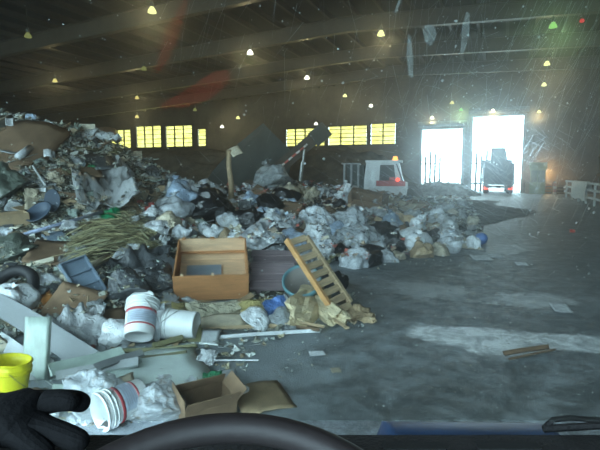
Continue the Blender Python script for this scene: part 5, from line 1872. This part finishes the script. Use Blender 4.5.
for px, py, c, lab, D in LAMPS:
    q = at_depth(px, py, D)
    if q.y > YB - .5: q = at_y(px, py, YB - .5)
    o = thing('high_bay_lamp', lab, 'lamp', q, (0, 0, 0), 'high bay lamps under the roof')
    o.scale = (.68, .68, .68)
    link('ballast_case', cap_m, o)
    link('glowing_reflector', ref[c], o)
    MB().tube((0, 0, .6), (0, 0, max(.8, (roof_z(q.x) - q.z - .02) / .68)), .022, 6).build('suspension_rod', M_rod, o)
    if c != 'dim':
        pl = bpy.data.lights.new('lamp_light', 'POINT'); pl.energy = 55; pl.color = (1, .80, .42) if c != 'green' else (.6, 1, .4); pl.shadow_soft_size = .2
        lo = bpy.data.objects.new('lamp_light', pl); lo.location = (q.x, q.y, q.z - .35); COL.objects.link(lo)
q = at_depth(582, 21, 22)
o = MB().lathe([(0, .1), (.08, .08), (.11, 0), (.08, -.06), (0, -.08)], 14).build('red_exit_lamp', emit_mat('red_lit', (.9, .02, .04), .8), None, True, loc=q)
tag(o, 'small red lamp hanging at the upper right', 'lamp')
o2 = MB().tube((0, 0, .1), (0, 0, roof_z(q.x) - q.z), .02, 6).build('suspension_rod', M_rod, o)

# ================================================================== THE TRUCK CAB AROUND THE CAMERA
CABM = Matrix.Rotation(YAW, 4, 'Z')
def cab(p):
    return CABM @ Vector(p)
M_dash = mat('dash_black', (.012, .0115, .012), .75, .2, 6, .25, 120, .25)
M_wheel = mat('steering_leather', (.012, .009, .009), .55, .1, 6, .04, 90, .25)
# dashboard
o = thing('dashboard', 'black dashboard along the bottom of the windscreen', 'dashboard', (0, 0, 0), (0, 0, YAW))
prof = [(.93, 1.315), (.80, 1.33), (.55, 1.33), (.46, 1.30), (.42, 1.2), (.42, .9), (.95, .9)]
v = [(x, y, z) for x in (-1.45, 1.45) for y, z in prof]; n = len(prof)
f = [tuple(range(n)), tuple(range(2 * n - 1, n - 1, -1))] + [(i, n + i, n + (i + 1) % n, (i + 1) % n) for i in range(n)]
MB().add(v, f).build('dash_top', M_dash, o)
v, f = [], []
for i in range(17):
    a = math.pi * i / 16
    for y, s_ in ((.50, 1.0), (.60, 1.0), (.78, .8)):
        v.append((-.075 + .21 * math.cos(a), y, 1.325 + .085 * s_ * math.sin(a) ** .6))
    if i:
        for k_ in range(2):
            f.append(((i - 1) * 3 + k_, i * 3 + k_, i * 3 + k_ + 1, (i - 1) * 3 + k_ + 1))
MB().add(v, f).build('instrument_hood', M_dash, o, True)
for x in (.16, .34):
    MB().box(x, x + .12, .86, .885, 1.322, 1.327).build('air_vent', mat('vent_black', (.004, .004, .004), .8), o)
MB().box(-.40, -.30, .76, .775, 1.329, 1.336).build('number_strip', mat('strip_grey', (.32, .34, .42), .5), o)
# steering wheel
o = thing('steering_wheel', 'black steering wheel rim in front of the driver', 'steering wheel', cab((-.073, .31, 1.49)))
e = R_(21)
o.rotation_euler = (CABM @ Matrix.Rotation(e, 4, 'X')).to_euler()
RR, rr = .212, .0165
v, f = [], []
NU, NV = 72, 12
for i in range(NU):
    a = 2 * math.pi * i / NU
    for j in range(NV):
        b = 2 * math.pi * j / NV
        r = RR + rr * math.cos(b)
        v.append((r * math.cos(a), r * math.sin(a), rr * math.sin(b)))
for i in range(NU):
    for j in range(NV):
        f.append((i * NV + j, ((i + 1) % NU) * NV + j, ((i + 1) % NU) * NV + (j + 1) % NV, i * NV + (j + 1) % NV))
link('rim', mesh_of('rim', v, f, M_wheel, True), o)
for a in (R_(200), R_(340), R_(270)):
    MB().tube((.06 * math.cos(a), .06 * math.sin(a), -.03), (RR * math.cos(a), RR * math.sin(a), 0), .016, 8, .012).build('spoke', M_wheel, o, True)
MB().lathe([(0, .0), (.06, -.005), (.075, -.03), (.06, -.06), (0, -.06)], 24).build('horn_pad', M_wheel, o, True)
MB().tube((0, 0, -.05), (0, .05, -.30), .035, 12).build('column_shroud', M_dash, o, True)

# black work glove on the dashboard
o = thing('work_glove', 'black work glove lying on the left end of the dashboard', 'glove', cab((-.535, .84, 1.385)))
o.rotation_euler = (CABM @ Matrix.Rotation(R_(-6), 4, 'Z')).to_euler()
J = [((-.16, 0, .0), .06), ((-.06, 0, .014), .062), ((.0, 0, .022), .055)]
E = [(0, 1), (1, 2)]
FG = [((.055, .045, .028), (.10, .05, .03), (.128, .05, .018)), ((.05, .018, .040), (.095, .022, .044), (.125, .022, .038)), ((.07, -.014, .010), (.13, -.022, -.002), (.168, -.024, -.012)), ((.05, -.04, .005), (.09, -.05, -.01), (.115, -.052, -.024))]
for fi in FG:
    pr = 2
    for k_, q in enumerate(fi):
        J.append((q, (.0235, .0225, .0185)[k_])); E.append((pr, len(J) - 1)); pr = len(J) - 1
J.append(((-.02, -.06, 0), .02)); E.append((1, len(J) - 1)); J.append(((.03, -.095, -.01), .016)); E.append((len(J) - 2, len(J) - 1)); J.append(((.06, -.11, -.015), .013)); E.append((len(J) - 2, len(J) - 1))
me = bpy.data.meshes.new('glove_shell'); me.from_pydata([j[0] for j in J], E, [])
me.materials.append(mat('glove_black', (.004, .004, .0045), .9, .2, 10, .15, 80, .1))
b = link('glove_shell', me, o)
b.modifiers.new('skin', 'SKIN')
for i, j in enumerate(J):
    me.skin_vertices[0].data[i].radius = (j[1], j[1] * (.7 if i < 3 else .95))
me.skin_vertices[0].data[0].use_root = True
sm = b.modifiers.new('sub', 'SUBSURF'); sm.levels = sm.render_levels = 2
MB().lathe([(.050, -.02), (.060, -.02), (.062, .06), (.054, .06)], 20, Matrix.Translation((-.17, 0, 0)) @ Matrix.Diagonal((1, 1, .75, 1)) @ Matrix.Rotation(math.pi / 2, 4, 'Y')).build('cuff', mat('glove_black', (.01, .01, .01)), o, True)

# bonnet with a raised blue hump, seen over the dashboard
M_blue = mat('blue_paint', (.022, .055, .13), .5, .35, 2.5, .05, 10, .6)
o = thing('truck_bonnet', 'dark blue bonnet hump seen over the right of the dashboard', 'bonnet', (0, 0, 0), (0, 0, YAW))
v, f = [], []
NX, NYY = 30, 12
for j in range(NYY):
    for i in range(NX):
        x = -1.4 + 2.8 * i / (NX - 1); y = 1.12 + .75 * j / (NYY - 1)
        z = .86 - .26 * ((y - 1.1) / .8) ** 1.3 - .06 * x * x
        v.append((x, y, z))
f = [(j * NX + i, j * NX + i + 1, (j + 1) * NX + i + 1, (j + 1) * NX + i) for j in range(NYY - 1) for i in range(NX - 1)]
MB().add(v, f).build('bonnet_panel', M_blue, o, True)
v, f = [], []
for i in range(25):
    u = i / 24
    x = .262 + .66 * u
    s_ = min(1, (math.sin(math.pi * min(u * 14, .5))) ) * min(1, math.sin(math.pi * min((1 - u) * 4, .5)) * .6 + .4)
    for k_ in range(9):
        t_ = math.pi * k_ / 8
        v.append((x, 1.50 - .16 * math.cos(t_), .86 + (.145 * s_ - .012 * u) * math.sin(t_) ** .7))
    if i:
        for k_ in range(8):
            f.append(((i - 1) * 9 + k_, i * 9 + k_, i * 9 + k_ + 1, (i - 1) * 9 + k_ + 1))
f += [tuple(range(9)), tuple(range(25 * 9 - 1, 24 * 9 - 1, -1))]
MB().add(v, f).build('air_scoop', M_blue, o, True)
# wiper
o = thing('wiper', 'black wiper arm parked at the lower right of the windscreen', 'wiper', (0, 0, 0), (0, 0, YAW))
MB().path([(.53, .985, 1.300), (.548, .988, 1.316), (.58, .985, 1.322), (.64, .98, 1.320), (.77, .975, 1.31)], .006, 8).build('wiper_arm', M_dash, o, True)
MB().path([(.525, .98, 1.300), (.64, .985, 1.304), (.82, .985, 1.304)], .008, 6).build('wiper_blade', M_dash, o)

# windscreen ------------------------------------------------------------------
WB, WT, WH = (.965, 1.325), (.50, 2.36), 1.55            # bottom (forward, up), top, half width
o = thing('windscreen', 'dusty scratched windscreen of the truck cab', 'windscreen', (0, 0, 0), (0, 0, YAW))
wd = Vector((0, WT[0] - WB[0], WT[1] - WB[1])); wl = wd.length; wd.normalize()
wn = Vector((0, wd.z, -wd.y))                            # outward
def wp_(x, s_, off=0.0):
    return Vector((x, WB[0], WB[1])) + wd * s_ + wn * off
def slab(off0, off1):
    v = [wp_(x, s_, q) for q in (off0, off1) for x, s_ in ((-WH, 0), (WH, 0), (WH, wl), (-WH, wl))]
    return MB().add(v, [(0, 1, 2, 3), (7, 6, 5, 4), (4, 5, 1, 0), (5, 6, 2, 1), (6, 7, 3, 2), (7, 4, 0, 3)])
m, nt, out = new_mat('dusty_glass')
L = nt.links.new
tr = nd(nt, 'ShaderNodeBsdfTransparent', Color=(.955, .98, .965, 1))
L(tr.outputs['BSDF'], out.inputs['Surface'])
s1 = nd(nt, 'ShaderNodeVolumeScatter', Color=(1, 1, 1, 1), Density=20.0, Anisotropy=.90)       # road dust
s2 = nd(nt, 'ShaderNodeVolumeScatter', Color=(.86, .95, 1, 1), Density=24.0, Anisotropy=.965)  # added narrow scatter for the bluish halo round the doorways
ad = nd(nt, 'ShaderNodeAddShader')
L(s1.outputs['Volume'], ad.inputs[0]); L(s2.outputs['Volume'], ad.inputs[1]); L(ad.outputs['Shader'], out.inputs['Volume'])
slab(.0, .006).build('glass_pane', m, o)

def screen_uv(px, py):
    """where a sight line crosses the pane"""
    r = CABM.inverted().to_3x3() @ ray(px, py)
    c = Vector((0, 0, CAM.z))
    t_ = (wp_(0, 0) - c).dot(wn) / r.dot(wn)
    q = c + r * t_
    return q.x, (q - wp_(0, 0)).dot(wd)
def dirt_and_reflection_mat(name, col, see, translucent=.6, fwd=0.0):
    m, nt, out = new_mat(name)
    tp = nd(nt, 'ShaderNodeBsdfTransparent')
    tl = nd(nt, 'ShaderNodeBsdfTranslucent', Color=(*col, 1)); df = nd(nt, 'ShaderNodeBsdfDiffuse', Color=(*col, 1))
    m1 = nd(nt, 'ShaderNodeMixShader', Fac=translucent); m2 = nd(nt, 'ShaderNodeMixShader', Fac=see)
    L = nt.links.new
    rf = nd(nt, 'ShaderNodeBsdfRefraction', Color=(*col, 1), Roughness=.55, IOR=1.06)
    m3 = nd(nt, 'ShaderNodeMixShader', Fac=fwd); L(tl.outputs['BSDF'], m3.inputs[1]); L(rf.outputs['BSDF'], m3.inputs[2])
    L(df.outputs['BSDF'], m1.inputs[1]); L(m3.outputs['Shader'], m1.inputs[2]); L(m1.outputs['Shader'], m2.inputs[1]); L(tp.outputs['BSDF'], m2.inputs[2]); L(m2.outputs['Shader'], out.inputs['Surface'])
    return m
def strip(mb, a, b, wdt, off=.0135):
    d = Vector((b[0] - a[0], b[1] - a[1])); L_ = d.length
    if L_ < 1e-6: return
    nrm = Vector((-d.y, d.x)) / L_ * wdt / 2
    P4 = [wp_(a[0] + nrm.x * .3, a[1] + nrm.y * .3, off), wp_(a[0] - nrm.x * .3, a[1] - nrm.y * .3, off), wp_(b[0] - nrm.x, b[1] - nrm.y, off), wp_(b[0] + nrm.x, b[1] + nrm.y, off)]
    mb.add(P4, [(0, 1, 2, 3)])
ws = random.Random(21)
mb = MB()
for i in range(420):          # fine scratches, most of them over the right half
    px, py = (ws.uniform(400, 600), ws.uniform(0, 240)) if i % 4 else (ws.uniform(150, 420), ws.uniform(0, 220))
    a = ws.gauss(1.15, .14) if px > 500 else ws.gauss(-.62, .2) if py > 150 else ws.gauss(1.3, .25)
    l_ = ws.uniform(8, 60) * (1.5 if px > 540 else 1)
    strip(mb, screen_uv(px, py), screen_uv(px + l_ * math.cos(a), py - l_ * math.sin(a)), ws.uniform(.00022, .0005))
for i in range(260):           # short cross scratches
    px, py = ws.gauss(480, 60), ws.gauss(150, 55)
    a = ws.choice((.5, -.55)) + ws.gauss(0, .15); l_ = ws.uniform(6, 26)
    strip(mb, screen_uv(px, py), screen_uv(px + l_ * math.cos(a), py - l_ * math.sin(a)), ws.uniform(.00022, .00045))
s_ = mb.build('scratch', dirt_and_reflection_mat('scratch_white', (.85, .92, 1.0), .45, .9, .6), o); s_['kind'] = 'stuff'
mb = MB()
for i in range(800):          # dust specks
    px, py = ws.uniform(0, 600), ws.uniform(0, 430)
    if ws.random() < .45: px, py = ws.gauss(480, 90), ws.gauss(150, 90)
    x, s2 = screen_uv(px, py); r = ws.uniform(.0004, .0012) if ws.random() < .93 else ws.uniform(.0012, .0022)
    if not 0.02 < s2 < wl: continue
    b0 = len(mb.v)
    mb.add([wp_(x + r * math.cos(k_ * 1.047), s2 + r * math.sin(k_ * 1.047) * ws.uniform(.7, 1.3), .0136) for k_ in range(6)], [tuple(range(6))])
s_ = mb.build('dust_speck', dirt_and_reflection_mat('speck_white', (.85, .9, .95), .35, .75, .5), o); s_['kind'] = 'stuff'
def glass_streak(name, pts, m, wdt):
    mb = MB(); v, f = [], []
    for i, (px, py, k_) in enumerate(pts):
        x, s2 = screen_uv(px, py)
        n2 = pts[min(i + 1, len(pts) - 1)]; n1 = pts[max(i - 1, 0)]
        d = Vector((n2[0] - n1[0], n1[1] - n2[1])).normalized(); nn = Vector((-d.y, d.x)) * wdt * k_
        v += [wp_(x + nn.x, s2 + nn.y, .0132), wp_(x - nn.x, s2 - nn.y, .0132)]
        if i: f.append((2 * i - 2, 2 * i - 1, 2 * i + 1, 2 * i))
    mb.add(v, f).build(name, m, o)
MS = dirt_and_reflection_mat('bird_smear', (.75, .8, .82), .80)
glass_streak('dried_splash', [(430, 26, .3), (431, 31, 1), (433, 37, 1.1), (432, 43, .8), (434, 47, .2)], MS, .008)
glass_streak('dried_splash', [(471, 14, .5), (469, 25, .9), (468, 38, 1), (466, 50, .7), (464, 56, .3)], MS, .005)
glass_streak('dried_drip', [(402, 0, .6), (399, 9, 1), (396, 17, .4)], MS, .0022)
glass_streak('dried_drip', [(411, 36, .3), (412, 60, 1), (413, 80, .5)], MS, .005)
MR = dirt_and_reflection_mat('red_reflection', (.62, .07, .035), .84)  # red reflection in the glass, painted as thin tinted strips on the pane
glass_streak('red_reflection', [(184, 0, .3), (178, 16, .6), (170, 34, 1.1), (162, 58, .8), (154, 76, .2)], MR, .008)
glass_streak('red_reflection', [(158, 110, .2), (182, 103, .8), (204, 92, 1.1), (220, 80, .9), (228, 74, .2)], MR, .013)
